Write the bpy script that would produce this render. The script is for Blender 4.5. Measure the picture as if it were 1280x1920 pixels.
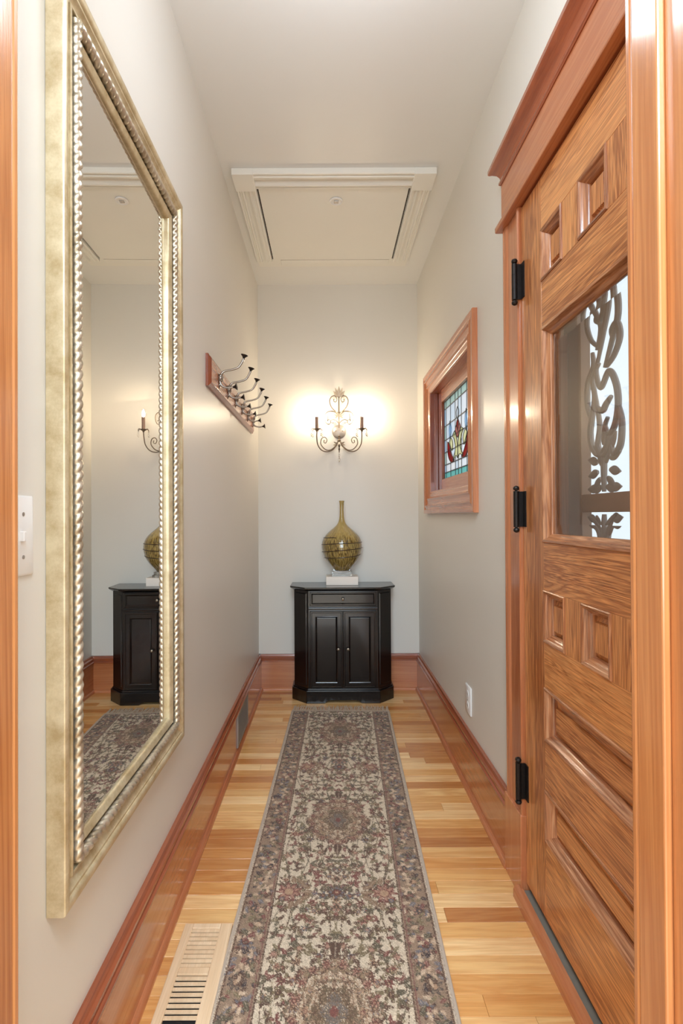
import bpy, math, random
import numpy as np
from mathutils import Vector, Matrix

R = math.radians
random.seed(7)
for _o in list(bpy.data.objects):
    bpy.data.objects.remove(_o, do_unlink=True)
SC = bpy.context.scene
COL = SC.collection

# ------------------------------------------------------------------ camera
cam_d = bpy.data.cameras.new('camera')
cam_d.sensor_fit = 'AUTO'
cam_d.sensor_width = 36.0
cam_d.lens = 18.0
cam_d.shift_x = 24 / 1920
cam_d.clip_start = 0.02
cam = bpy.data.objects.new('camera', cam_d)
COL.objects.link(cam)
cam.matrix_world = (Matrix.Translation((0, 0, 1.2)) @ Matrix.Rotation(R(90 + 0.418), 4, 'X')
                    @ Matrix.Rotation(R(-0.3), 4, 'Z'))
SC.camera = cam

# ------------------------------------------------------------------ world, lights, exposure
W = bpy.data.worlds.new('overcast')
SC.world = W
W.use_nodes = True
_bg = W.node_tree.nodes['Background']
_bg.inputs[0].default_value = (0.86, 0.93, 1.0, 1)
_bg.inputs[1].default_value = 0.8
SC.view_settings.view_transform = 'Standard'
SC.view_settings.look = 'None'
SC.view_settings.gamma = 1.0
SC.view_settings.use_curve_mapping = False
SC.view_settings.exposure = 0.72
SC.cycles.max_bounces = 14
SC.cycles.diffuse_bounces = 8
SC.cycles.glossy_bounces = 6
SC.cycles.transmission_bounces = 10
SC.cycles.transparent_max_bounces = 16
SC.cycles.caustics_reflective = False
SC.cycles.sample_clamp_indirect = 6.0


def area(name, loc, rot, sx, sy, power, col):
    d = bpy.data.lights.new(name, 'AREA')
    d.shape = 'RECTANGLE'
    d.size, d.size_y = sx, sy
    d.energy = power
    d.color = col
    o = bpy.data.objects.new(name, d)
    o.location = loc
    o.rotation_euler = rot
    COL.objects.link(o)
    return o


# two added area lights, unseen behind the camera, that brighten the hall
area('added_rear_fill', (0.0, -3.30, 1.55), (R(90), 0, 0), 2.6, 2.0, 84, (0.70, 0.86, 1.0))
area('added_overhead_fill', (-0.1, -0.6, 2.75), (0, 0, 0), 1.2, 1.2, 80, (0.66, 0.84, 1.0))
# added point light above the view, lifts the near end of the hall
_pd = bpy.data.lights.new('added_hall_fill', 'POINT')
_pd.energy = 6.8
_pd.color = (0.82, 0.91, 1.0)
_pd.shadow_soft_size = 0.14
_po = bpy.data.objects.new('added_hall_fill', _pd)
_po.location = (0.07, 1.16, 2.48)
COL.objects.link(_po)
BULB = 8.5

# ------------------------------------------------------------------ constants
WL, WR, D, CE = -0.488, 0.622, 3.555, 2.809


# ------------------------------------------------------------------ material helpers
def lin(c):
    out = []
    for v in c:
        v = v / 255.0
        out.append(v / 12.92 if v <= 0.04045 else ((v + 0.055) / 1.055) ** 2.4)
    return out


def rgba(c):
    return (*lin(c), 1)


def new_mat(name):
    m = bpy.data.materials.new(name)
    m.use_nodes = True
    nt = m.node_tree
    return m, nt, nt.nodes['Principled BSDF']


def nd(nt, t, **kw):
    n = nt.nodes.new(t)
    for k, v in kw.items():
        setattr(n, k, v)
    return n


def plain(name, c, rough=0.5, metal=0.0, spec=0.5, coat=0.0, noise=0.0, nscale=20, bump=0.0, bscale=200):
    m, nt, b = new_mat(name)
    b.inputs['Base Color'].default_value = rgba(c)
    b.inputs['Roughness'].default_value = rough
    b.inputs['Metallic'].default_value = metal
    b.inputs['Specular IOR Level'].default_value = spec
    b.inputs['Coat Weight'].default_value = coat
    b.inputs['Coat Roughness'].default_value = 0.08
    L = nt.links
    tc = nd(nt, 'ShaderNodeTexCoord')
    if noise:
        n = nd(nt, 'ShaderNodeTexNoise')
        n.inputs['Scale'].default_value = nscale
        n.inputs['Detail'].default_value = 6
        L.new(tc.outputs['Object'], n.inputs['Vector'])
        mx = nd(nt, 'ShaderNodeMix', data_type='RGBA')
        mx.inputs[6].default_value = (*[v * (1 - noise) for v in lin(c)], 1)
        mx.inputs[7].default_value = (*[min(1, v * (1 + noise)) for v in lin(c)], 1)
        L.new(n.outputs['Fac'], mx.inputs[0])
        L.new(mx.outputs[2], b.inputs['Base Color'])
    if bump:
        n2 = nd(nt, 'ShaderNodeTexNoise')
        n2.inputs['Scale'].default_value = bscale
        L.new(tc.outputs['Object'], n2.inputs['Vector'])
        bp = nd(nt, 'ShaderNodeBump')
        bp.inputs['Strength'].default_value = bump
        bp.inputs['Distance'].default_value = 0.002
        L.new(n2.outputs['Fac'], bp.inputs['Height'])
        L.new(bp.outputs['Normal'], b.inputs['Normal'])
    return m


def wood(name, dark, mid, light, axis, rough=0.3, coat=0.35, rings=14.0, pores=0.25, contrast=1.0, use_color=False, stretch=0.08, bands=9.0):
    """varnished wood: stretched noise figure, band figure and fine pores along AXIS"""
    m, nt, b = new_mat(name)
    L = nt.links
    tc = nd(nt, 'ShaderNodeTexCoord')
    oi = nd(nt, 'ShaderNodeObjectInfo')
    off = nd(nt, 'ShaderNodeVectorMath', operation='SCALE')
    cmb = nd(nt, 'ShaderNodeCombineXYZ')
    for i in range(3):
        L.new(oi.outputs['Random'], cmb.inputs[i])
    L.new(cmb.outputs[0], off.inputs[0])
    off.inputs['Scale'].default_value = 37.0
    add = nd(nt, 'ShaderNodeVectorMath', operation='ADD')
    L.new(tc.outputs['Object'], add.inputs[0])
    L.new(off.outputs[0], add.inputs[1])
    mp = nd(nt, 'ShaderNodeMapping')
    s = [1.0, 1.0, 1.0]
    s['XYZ'.index(axis)] = stretch
    mp.inputs['Scale'].default_value = s
    L.new(add.outputs[0], mp.inputs['Vector'])
    n1 = nd(nt, 'ShaderNodeTexNoise')
    n1.inputs['Scale'].default_value = rings
    n1.inputs['Detail'].default_value = 5
    n1.inputs['Roughness'].default_value = 0.55
    n1.inputs['Distortion'].default_value = 0.6
    L.new(mp.outputs[0], n1.inputs['Vector'])
    # growth-ring bands from the noise
    mul = nd(nt, 'ShaderNodeMath', operation='MULTIPLY')
    L.new(n1.outputs['Fac'], mul.inputs[0])
    mul.inputs[1].default_value = bands
    fr = nd(nt, 'ShaderNodeMath', operation='PINGPONG')
    L.new(mul.outputs[0], fr.inputs[0])
    fr.inputs[1].default_value = 0.5
    sc2 = nd(nt, 'ShaderNodeMath', operation='MULTIPLY')
    L.new(fr.outputs[0], sc2.inputs[0])
    sc2.inputs[1].default_value = 0.9 * contrast
    n2 = nd(nt, 'ShaderNodeTexNoise')
    n2.inputs['Scale'].default_value = rings * 0.35
    n2.inputs['Detail'].default_value = 3
    L.new(mp.outputs[0], n2.inputs['Vector'])
    mixf = nd(nt, 'ShaderNodeMix', data_type='FLOAT')
    mixf.inputs[0].default_value = 0.5
    L.new(sc2.outputs[0], mixf.inputs[2])
    L.new(n2.outputs['Fac'], mixf.inputs[3])
    cr = nd(nt, 'ShaderNodeValToRGB')
    cr.color_ramp.elements[0].position = 0.22
    cr.color_ramp.elements[0].color = rgba(dark)
    cr.color_ramp.elements[1].position = 0.62
    cr.color_ramp.elements[1].color = rgba(light)
    e = cr.color_ramp.elements.new(0.4)
    e.color = rgba(mid)
    L.new(mixf.outputs[0], cr.inputs['Fac'])
    # pores
    mp2 = nd(nt, 'ShaderNodeMapping')
    s2 = [1.0, 1.0, 1.0]
    s2['XYZ'.index(axis)] = 0.03
    mp2.inputs['Scale'].default_value = s2
    L.new(add.outputs[0], mp2.inputs['Vector'])
    n3 = nd(nt, 'ShaderNodeTexNoise')
    n3.inputs['Scale'].default_value = 420
    n3.inputs['Detail'].default_value = 2
    L.new(mp2.outputs[0], n3.inputs['Vector'])
    mr = nd(nt, 'ShaderNodeMapRange')
    mr.inputs['From Min'].default_value = 0.35
    mr.inputs['From Max'].default_value = 0.65
    mr.inputs['To Min'].default_value = 1.0 - pores
    mr.inputs['To Max'].default_value = 1.0 + pores * 0.35
    L.new(n3.outputs['Fac'], mr.inputs['Value'])
    mm = nd(nt, 'ShaderNodeVectorMath', operation='SCALE')
    L.new(cr.outputs['Color'], mm.inputs[0])
    L.new(mr.outputs[0], mm.inputs['Scale'])
    last = mm.outputs[0]
    if use_color:
        mc = nd(nt, 'ShaderNodeVectorMath', operation='MULTIPLY')
        L.new(last, mc.inputs[0])
        L.new(oi.outputs['Color'], mc.inputs[1])
        last = mc.outputs[0]
    L.new(last, b.inputs['Base Color'])
    b.inputs['Roughness'].default_value = rough
    b.inputs['Coat Weight'].default_value = coat
    b.inputs['Coat Roughness'].default_value = 0.12
    bp = nd(nt, 'ShaderNodeBump')
    bp.inputs['Strength'].default_value = 0.12
    bp.inputs['Distance'].default_value = 0.001
    L.new(n3.outputs['Fac'], bp.inputs['Height'])
    L.new(bp.outputs['Normal'], b.inputs['Normal'])
    return m


def glass_thin(name, tint, gloss=0.08, rough=0.02, diffuse=0.0):
    """a thin pane: tinted straight-through light, a little mirror, optional milky body"""
    m = bpy.data.materials.new(name)
    m.use_nodes = True
    nt = m.node_tree
    nt.nodes.clear()
    L = nt.links
    out = nd(nt, 'ShaderNodeOutputMaterial')
    tr = nd(nt, 'ShaderNodeBsdfTransparent')
    tr.inputs[0].default_value = (*tint, 1)
    gl = nd(nt, 'ShaderNodeBsdfGlossy')
    gl.inputs['Roughness'].default_value = rough
    fz = nd(nt, 'ShaderNodeFresnel')
    fz.inputs['IOR'].default_value = 1.3
    m1 = nd(nt, 'ShaderNodeMixShader')
    geo = nd(nt, 'ShaderNodeNewGeometry')
    inv = nd(nt, 'ShaderNodeMath', operation='SUBTRACT')
    inv.inputs[0].default_value = 1.0
    L.new(geo.outputs['Backfacing'], inv.inputs[1])
    fm_ = nd(nt, 'ShaderNodeMath', operation='MULTIPLY')
    L.new(fz.outputs[0], fm_.inputs[0])
    L.new(inv.outputs[0], fm_.inputs[1])
    L.new(fm_.outputs[0], m1.inputs[0])
    L.new(tr.outputs[0], m1.inputs[1])
    L.new(gl.outputs[0], m1.inputs[2])
    last = m1.outputs[0]
    if diffuse:
        tl = nd(nt, 'ShaderNodeBsdfTranslucent')
        tl.inputs[0].default_value = (*tint, 1)
        m2 = nd(nt, 'ShaderNodeMixShader')
        m2.inputs[0].default_value = diffuse
        L.new(last, m2.inputs[1])
        L.new(tl.outputs[0], m2.inputs[2])
        last = m2.outputs[0]
    L.new(last, out.inputs[0])
    return m


def real_glass(name, c, rough=0.0, ior=1.5):
    m, nt, b = new_mat(name)
    b.inputs['Base Color'].default_value = (*c, 1)
    b.inputs['Transmission Weight'].default_value = 1.0
    b.inputs['Roughness'].default_value = rough
    b.inputs['IOR'].default_value = ior
    return m


PAINT = plain('wall_paint', (219, 215, 207), rough=0.36, spec=0.35, noise=0.02, nscale=3, bump=0.03, bscale=350)
CEILP = plain('ceiling_paint', (226, 226, 224), rough=0.34, spec=0.35, noise=0.02, nscale=2, bump=0.02, bscale=300)
HATCHP = plain('hatch_paint', (230, 229, 223), rough=0.3, spec=0.4, noise=0.02, nscale=5)
TRIM = {a: wood('trim_wood_' + a, (172, 102, 64), (194, 124, 82), (208, 140, 96), a, rough=0.26, coat=0.5, rings=16, pores=0.06, contrast=0.6, stretch=.035) for a in 'XYZ'}
BASE = {a: wood('baseboard_wood_' + a, (168, 98, 58), (188, 118, 74), (200, 132, 86), a, rough=0.2, coat=0.6, rings=8, pores=0.05, contrast=0.55, stretch=.05) for a in 'XYZ'}
REDT = {a: wood('red_trim_wood_' + a, (132, 64, 38), (158, 84, 52), (176, 100, 64), a, rough=0.22, coat=0.6, rings=14, pores=0.07, contrast=0.6, stretch=.04) for a in 'XYZ'}
OAK = {a: wood('oak_' + a, (158, 92, 48), (214, 144, 86), (230, 166, 106), a, rough=0.32, coat=0.3, rings=22, pores=0.28, contrast=.95, stretch=.045, bands=13) for a in 'XYZ'}
OAKD = {a: wood('oak_molding_' + a, (138, 82, 52), (186, 126, 86), (212, 158, 116), a, rough=0.24, coat=0.5, rings=24, pores=0.2, stretch=.05) for a in 'XYZ'}
JAMB = wood('opening_wood', (168, 102, 58), (198, 132, 80), (212, 150, 96), 'Z', rough=0.22, coat=0.5, rings=13, pores=0.08, contrast=0.6, stretch=.03)
FLOORM = wood('maple_strip', (228, 196, 158), (248, 230, 200), (255, 242, 218), 'X', rough=0.26, coat=0.35, rings=9, pores=0.08, contrast=0.8, use_color=True)
REGW = wood('register_wood', (214, 180, 142), (228, 198, 162), (236, 208, 174), 'Y', rough=0.45, coat=0.1, rings=8, pores=0.06, contrast=0.6)
BLACKL = plain('black_lacquer', (15, 12, 12), rough=0.22, spec=0.5, coat=0.35, noise=0.15, nscale=6)
IRON = plain('dark_iron', (42, 37, 35), rough=0.42, metal=0.7, noise=0.2, nscale=60)
KNOB = plain('knob_pewter', (150, 138, 122), rough=0.35, metal=0.9)
WHITEP = plain('white_plastic', (232, 231, 230), rough=0.35)
SLOTM = plain('slot_dark', (40, 38, 36), rough=0.6)
GREYMETAL = plain('grille_metal', (150, 146, 140), rough=0.4, metal=0.35, noise=0.15, nscale=40)
SILVER = plain('aged_silver', (112, 98, 84), rough=0.4, metal=0.6, noise=0.15, nscale=70)
LEAFSILVER = plain('leaf_silver', (150, 140, 128), rough=0.4, metal=0.5)
PLATESILVER = plain('plate_silver', (168, 162, 156), rough=0.35, metal=0.5, noise=0.12, nscale=60)
BRONZEH = plain('hook_nickel', (168, 160, 152), rough=0.26, metal=0.95, noise=0.1, nscale=60)
DARKCUP = plain('hook_cup', (48, 42, 38), rough=0.35, metal=0.6)
THRESH = plain('threshold_grey', (124, 117, 106), rough=0.5, metal=0.0, noise=0.12, nscale=50)
BLACKM = plain('black_metal', (26, 25, 25), rough=0.5)
SHADOWGAP = plain('dark_gap', (44, 34, 26), rough=0.9)
MIRRORM = plain('mirror_silver', (243, 243, 240), rough=0.0, metal=1.0)
GROUNDM = plain('pale_ground', (196, 194, 190), rough=0.9, noise=0.15, nscale=0.7)
STORM = plain('storm_door_brown', (150, 112, 88), rough=0.4, noise=0.1, nscale=12)
SCROLLM = plain('scroll_iron', (152, 138, 130), rough=0.5, metal=0.2, noise=0.15, nscale=50)
WAX = plain('candle_sleeve', (150, 122, 108), rough=0.6, noise=0.1, nscale=90)
BLOCKM = plain('white_block', (240, 228, 216), rough=0.5)
ROOMW = plain('room_white', (222, 216, 206), rough=0.7)
ACRYL = real_glass('clear_acrylic', (0.97, 0.97, 0.96), ior=1.49)
CRYSTAL = real_glass('crystal', (0.98, 0.98, 0.98), ior=1.55)
BEVELG = real_glass('bevelled_glass', (0.97, 0.99, 0.99), ior=1.45)
STORMG = glass_thin('storm_glass', (0.95, 0.97, 0.98))


def gold_mat(name, a, b_, rough, metal):
    m, nt, b = new_mat(name)
    L = nt.links
    tc = nd(nt, 'ShaderNodeTexCoord')
    n = nd(nt, 'ShaderNodeTexNoise')
    n.inputs['Scale'].default_value = 16
    n.inputs['Detail'].default_value = 9
    n.inputs['Roughness'].default_value = 0.7
    L.new(tc.outputs['Object'], n.inputs['Vector'])
    cr = nd(nt, 'ShaderNodeValToRGB')
    cr.color_ramp.elements[0].position = 0.36
    cr.color_ramp.elements[0].color = rgba(a)
    cr.color_ramp.elements[1].position = 0.62
    cr.color_ramp.elements[1].color = rgba(b_)
    L.new(n.outputs['Fac'], cr.inputs[0])
    L.new(cr.outputs[0], b.inputs['Base Color'])
    b.inputs['Roughness'].default_value = rough
    b.inputs['Metallic'].default_value = metal
    return m


GOLD = gold_mat('champagne_leaf', (180, 158, 118), (216, 200, 166), 0.34, 0.4)
GOLDROPE = gold_mat('rope_leaf', (170, 154, 130), (216, 206, 186), 0.3, 0.7)


# ------------------------------------------------------------------ mesh builder
class MB:
    def __init__(self):
        self.v, self.f = [], []

    def add(self, vs, fs):
        n = len(self.v)
        self.v += [tuple(p) for p in vs]
        self.f += [tuple(i + n for i in f) for f in fs]
        return self

    def box(self, x0, x1, y0, y1, z0, z1):
        x0, x1 = min(x0, x1), max(x0, x1)
        y0, y1 = min(y0, y1), max(y0, y1)
        z0, z1 = min(z0, z1), max(z0, z1)
        return self.add([(x0, y0, z0), (x1, y0, z0), (x1, y1, z0), (x0, y1, z0), (x0, y0, z1), (x1, y0, z1), (x1, y1, z1), (x0, y1, z1)],
                        [(3, 2, 1, 0), (4, 5, 6, 7), (0, 1, 5, 4), (1, 2, 6, 5), (2, 3, 7, 6), (3, 0, 4, 7)])

    def loft(self, rings, caps=True, closed=False):
        n = len(rings[0])
        vs = [p for r in rings for p in r]
        fs = []
        m = len(rings)
        for i in range(m if closed else m - 1):
            j = (i + 1) % m
            for k in range(n):
                l = (k + 1) % n
                fs.append((i * n + k, i * n + l, j * n + l, j * n + k))
        if caps and not closed:
            fs.append(tuple(reversed(range(n))))
            fs.append(tuple((m - 1) * n + k for k in range(n)))
        return self.add(vs, fs)

    def prism(self, poly, fn, h0, h1):
        """poly of (a,b); fn(a,b,h) -> world"""
        return self.loft([[fn(a, b, h0) for a, b in poly], [fn(a, b, h1) for a, b in poly]])

    def tube(self, pts, rad, n=8, closed=False):
        pts = [Vector(p) for p in pts]
        m = len(pts)
        rad = rad if isinstance(rad, (list, tuple)) else [rad] * m
        rings = []
        prev = None
        for i in range(m):
            if closed:
                t = pts[(i + 1) % m] - pts[i - 1]
            else:
                t = pts[min(i + 1, m - 1)] - pts[max(i - 1, 0)]
            t = t.normalized() if t.length > 1e-9 else Vector((0, 0, 1))
            if prev is None:
                up = Vector((0, 0, 1)) if abs(t.z) < 0.9 else Vector((1, 0, 0))
                prev = (up - t * up.dot(t)).normalized()
            else:
                q = prev - t * prev.dot(t)
                prev = q.normalized() if q.length > 1e-6 else prev
            bn = t.cross(prev)
            rings.append([pts[i] + (prev * math.cos(2 * math.pi * k / n) + bn * math.sin(2 * math.pi * k / n)) * rad[i] for k in range(n)])
        return self.loft(rings, closed=closed)

    def lathe(self, prof, c, n=24, ax='z', flip=1):
        """prof of (r, h) about an axis through c"""
        rings = []
        for r, h in prof:
            r = max(r, 1e-5)
            ring = []
            for k in range(n):
                a = 2 * math.pi * k / n
                p, q = r * math.cos(a), r * math.sin(a)
                h2 = h * flip
                ring.append({'z': (c[0] + p, c[1] + q, c[2] + h2), 'y': (c[0] + p, c[1] + h2, c[2] + q), 'x': (c[0] + h2, c[1] + p, c[2] + q)}[ax])
            rings.append(ring)
        return self.loft(rings)

    def build(self, name, mat, parent=None, bevel=0.0, smooth=False, angle=35, seg=2):
        me = bpy.data.meshes.new(name)
        me.from_pydata(self.v, [], self.f)
        me.validate()
        import bmesh
        bm = bmesh.new()
        bm.from_mesh(me)
        bmesh.ops.recalc_face_normals(bm, faces=bm.faces)
        bm.to_mesh(me)
        bm.free()
        me.materials.append(mat)
        if smooth:
            me.shade_smooth()
            me.set_sharp_from_angle(angle=R(angle))
        o = bpy.data.objects.new(name, me)
        COL.objects.link(o)
        if parent is not None:
            o.parent = parent
        if bevel:
            md = o.modifiers.new('bevel', 'BEVEL')
            md.width = bevel
            md.segments = seg
            md.limit_method = 'ANGLE'
            md.angle_limit = R(30)
        return o


def recentre(o):
    return o


def spline(pts, n=6):
    """Catmull-Rom through pts (any dimension)"""
    P = [Vector(p) for p in pts]
    out = []
    for i in range(len(P) - 1):
        p0, p1, p2, p3 = P[max(i - 1, 0)], P[i], P[i + 1], P[min(i + 2, len(P) - 1)]
        for k in range(n):
            t = k / n
            out.append(0.5 * ((2 * p1) + (p2 - p0) * t + (2 * p0 - 5 * p1 + 4 * p2 - p3) * t * t + (3 * p1 - p0 - 3 * p2 + p3) * t ** 3))
    out.append(P[-1])
    return out


def empty(name, loc=(0, 0, 0)):
    o = bpy.data.objects.new(name, None)
    o.empty_display_size = 0.05
    o.location = loc
    COL.objects.link(o)
    return o


def tag(o, label, cat, group=None):
    o['label'] = label
    o['category'] = cat
    if group:
        o['group'] = group
    return o


def structure(o, label=None, cat=None):
    o['kind'] = 'structure'
    if label:
        o['label'] = label
    if cat:
        o['category'] = cat
    return o


def box(name, mat, parent, *b, bevel=0.0):
    return MB().box(*b).build(name, mat, parent, bevel=bevel)


def sub(o, k):
    """parent-offset free child: same coordinates as world since things sit at the origin"""
    return o


# local frames (a = along, b = up/across, h = out of the surface)
def on_left(base=WL):
    return lambda a, b, h: (base + h, a, b)


def on_right(base=WR):
    return lambda a, b, h: (base - h, a, b)


def on_ceiling(base=CE):
    return lambda a, b, h: (a, b, base - h)


def frame_sides(name, rect, prof, fn, mats, parent, smooth=True, bevel=0.0, sides='lbrt'):
    """four mitred lengths of a moulding; prof = [(t inwards, h out)] closed polygon. mats=(along a, along b)"""
    a0, a1, b0, b1 = rect
    out = []
    for s in sides:
        if s == 'b':
            r0 = [fn(a0 + t, b0 + t, h) for t, h in prof]; r1 = [fn(a1 - t, b0 + t, h) for t, h in prof]; m = mats[0]
        elif s == 't':
            r0 = [fn(a0 + t, b1 - t, h) for t, h in prof]; r1 = [fn(a1 - t, b1 - t, h) for t, h in prof]; m = mats[0]
        elif s == 'l':
            r0 = [fn(a0 + t, b0 + t, h) for t, h in prof]; r1 = [fn(a0 + t, b1 - t, h) for t, h in prof]; m = mats[1]
        else:
            r0 = [fn(a1 - t, b0 + t, h) for t, h in prof]; r1 = [fn(a1 - t, b1 - t, h) for t, h in prof]; m = mats[1]
        out.append(MB().loft([r0, r1]).build(name, m, parent, smooth=smooth, angle=40))
    return out


# ================================================================== STRUCTURE
structure(box('wall_left', PAINT, None, WL - 0.15, WL, 0.57, D + 0.15, 0, CE), 'cream painted hall wall behind the gold mirror and coat rack')
structure(box('wall_back', PAINT, None, WL, WR + 0.16, D, D + 0.15, 0, CE), 'cream painted end wall carrying the candle sconce')
structure(box('ceiling', CEILP, None, WL - 0.15, WR + 0.16, 0.57, D + 0.15, CE, CE + 0.12), 'cream painted hall ceiling')
DO = (0.735, 1.600, 2.170)          # entrance door opening: near, far, head
WO = (2.248, 3.102, 1.33, 1.945)    # stained glass window opening
XO = WR + 0.16
w = MB()
w.box(WR, XO, 0.57, DO[0], 0, CE)
w.box(WR, XO, DO[0], DO[1], DO[2], CE)
w.box(WR, XO, DO[1], WO[0], 0, CE)
w.box(WR, XO, WO[0], WO[1], 0, WO[2])
w.box(WR, XO, WO[0], WO[1], WO[3], CE)
w.box(WR, XO, WO[1], D + 0.15, 0, CE)
structure(w.build('wall_right', PAINT), 'cream painted hall wall around the entrance door and stained glass window')
# partition with the opening the camera looks through
PX0, PX1, PH = -0.4335, 0.4205, 2.35
w = MB()
w.box(-3.0, PX0 - 0.02, 0.57, 0.686, 0, CE)
w.box(PX1 + 0.02, WR + 0.16, 0.57, 0.686, 0, CE)
w.box(PX0 - 0.02, PX1 + 0.02, 0.57, 0.686, PH + 0.02, CE)
structure(w.build('wall_front', PAINT), 'partition wall with the wood cased opening into the hall')
# room behind the camera
w = MB()
w.box(-3.0, -2.9, -3.5, 0.57, 0, CE)
w.box(0.682, XO, -3.5, 0.57, 0, CE)
w.box(-3.0, XO, -3.6, -3.5, 0, CE)
structure(w.build('wall_rear', ROOMW), 'white walls of the room in front of the hall')
structure(box('ceiling', ROOMW, None, -3.0, XO, -3.6, 0.57, CE, CE + 0.12), 'white ceiling of the room in front of the hall')

# floor with individual strips
fl = structure(MB().box(WL - 0.1, XO, 0.56, D + 0.1, -0.12, -0.018).box(-3.0, XO, -3.6, 0.56, -0.12, 0.0).build('floor', REGW), 'maple strip floor laid across the hall')
rnd = random.Random(11)
SW = 0.0569
y = 1.5178 + SW * 36
rows = []
while y > 0.56:
    rows.append(y)
    y -= SW
tones = [(232, 190, 136), (226, 182, 126), (236, 198, 148), (222, 172, 112), (214, 160, 100), (240, 206, 158), (228, 186, 130)]
for ri, yy in enumerate(rows):
    y1, y0 = min(yy, D), yy - SW + 0.0006
    if y0 > D:
        continue
    x = WL + 0.001
    cuts = [x]
    first = rnd.uniform(0.12, 0.9)
    xx = x + first
    while xx < WR - 0.06:
        cuts.append(xx)
        xx += rnd.uniform(0.35, 1.0)
    cuts.append(WR - 0.001)
    for i in range(len(cuts) - 1):
        ob = box('floorboard', FLOORM, fl, cuts[i] + 0.0003, cuts[i + 1] - 0.0003, y0, y1, -0.016, 0.0)
        t = rnd.choice(tones)
        if rnd.random() < 0.11:
            t = rnd.choice([(196, 138, 84), (188, 130, 80), (204, 148, 92)])
        k = rnd.uniform(0.97, 1.03)
        c = lin(t)
        ob.color = (c[0] * k * 1.07, c[1] * k * 1.18, c[2] * k * 1.40, 1)
        md = ob.modifiers.new('bevel', 'BEVEL')
        md.width = 0.0007
        md.segments = 1

# baseboards -----------------------------------------------------------------
CAP = [(0, .200), (.027, .200), (.027, .206), (.021, .211), (.0225, .222), (.0225, .229), (.016, .234), (.013, .240), (.012, .246), (0, .246)]
SHOE = [(.0, .0), (.034, .0), (.034, .008), (.031, .014), (.026, .018), (.0, .018)]


def baseboard(name, rail, fnp, a0, a1, ax, label):
    # fnp(t, z, a) -> world
    b = MB().loft([[fnp(t, z, a0) for t, z in [(0, 0), (.02, 0), (.02, .2), (0, .2)]], [fnp(t, z, a1) for t, z in [(0, 0), (.02, 0), (.02, .2), (0, .2)]]]).build(name, BASE[ax])
    structure(b, label)
    MB().loft([[fnp(t, z, a0) for t, z in CAP], [fnp(t, z, a1) for t, z in CAP]]).build('cap_molding', REDT[ax], b, smooth=True, angle=25)
    shoe = [(t + (0.02 if t == 0 else 0), z) for t, z in SHOE]
    MB().loft([[fnp(t, z, a0) for t, z in shoe], [fnp(t, z, a1) for t, z in shoe]]).build('shoe_molding', TRIM[ax], b, smooth=True, angle=25)
    return b


baseboard('baseboard_left', None, lambda t, z, a: (WL + t, a, z), 0.705, D, 'Y', 'tall red brown baseboard under the gold mirror')
baseboard('baseboard_right', None, lambda t, z, a: (WR - t, a, z), 1.745, D, 'Y', 'tall red brown baseboard below the stained glass window')
baseboard('baseboard_back', None, lambda t, z, a: (a, D - t, z), WL + 0.0, WR, 'X', 'tall red brown baseboard on the end wall behind the cabinet')

# cased opening around the camera (trim_1) -----------------------------------
t1 = structure(empty('trim_1'), 'glossy amber wood casing of the opening in front of the hall')
for s, xin in ((-1, -0.423), (1, 0.41)):
    box('jamb', JAMB, t1, xin + s * 0.0105, xin + s * 0.0305, 0.565, 0.686, 0, PH, bevel=0.0015)
    box('door_stop', JAMB, t1, xin, xin + s * 0.0103, 0.631, 0.6855, 0, PH, bevel=0.0025)
    box('casing', JAMB, t1, xin, (WL + 0.001 if s < 0 else xin + 0.10), 0.6862, 0.7005, 0, PH + 0.08, bevel=0.004)
    box('casing', JAMB, t1, xin + s * 0.014, xin + s * 0.12, 0.548, 0.565, 0, PH + 0.1, bevel=0.003)
box('head_jamb', TRIM['X'], t1, -0.4335, 0.4205, 0.565, 0.686, PH, PH + 0.02)
box('head_casing', TRIM['X'], t1, -0.48, 0.51, 0.6862, 0.7005, PH + 0.001, PH + 0.08, bevel=0.003)

# entrance door casing (trim_2) ----------------------------------------------
t2 = structure(empty('trim_2'), 'red brown entrance door casing with crown moulded head')
fr = on_right()


def casing_side(name, y_in, y_out, z0, z1):
    s = 1 if y_out > y_in else -1
    wd = abs(y_out - y_in)
    prof = [(0, 0), (0, .022), (.004, .026), (.012, .026), (.015, .019), (.019, .019), (wd - .040, .019), (wd - .036, .022), (wd - .028, .025), (wd - .018, .025), (wd - .014, .021), (wd - .010, .024), (wd - .003, .024), (wd, .020), (wd, 0)]
    r = [[fr(y_in + s * t, z, h) for t, h in prof] for z in (z0, z1)]
    return MB().loft(r).build(name, TRIM['Z'], t2, smooth=True, angle=30)


casing_side('side_casing', 1.600, 1.742, 0.263, 2.165)
box('plinth_block', TRIM['Z'], t2, WR - 0.030, WR, 1.600, 1.747, 0, 0.263, bevel=0.002)
box('side_casing', TRIM['Z'], t2, WR - 0.02, WR, 0.703, 0.733, 0, 2.165, bevel=0.002)
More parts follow.
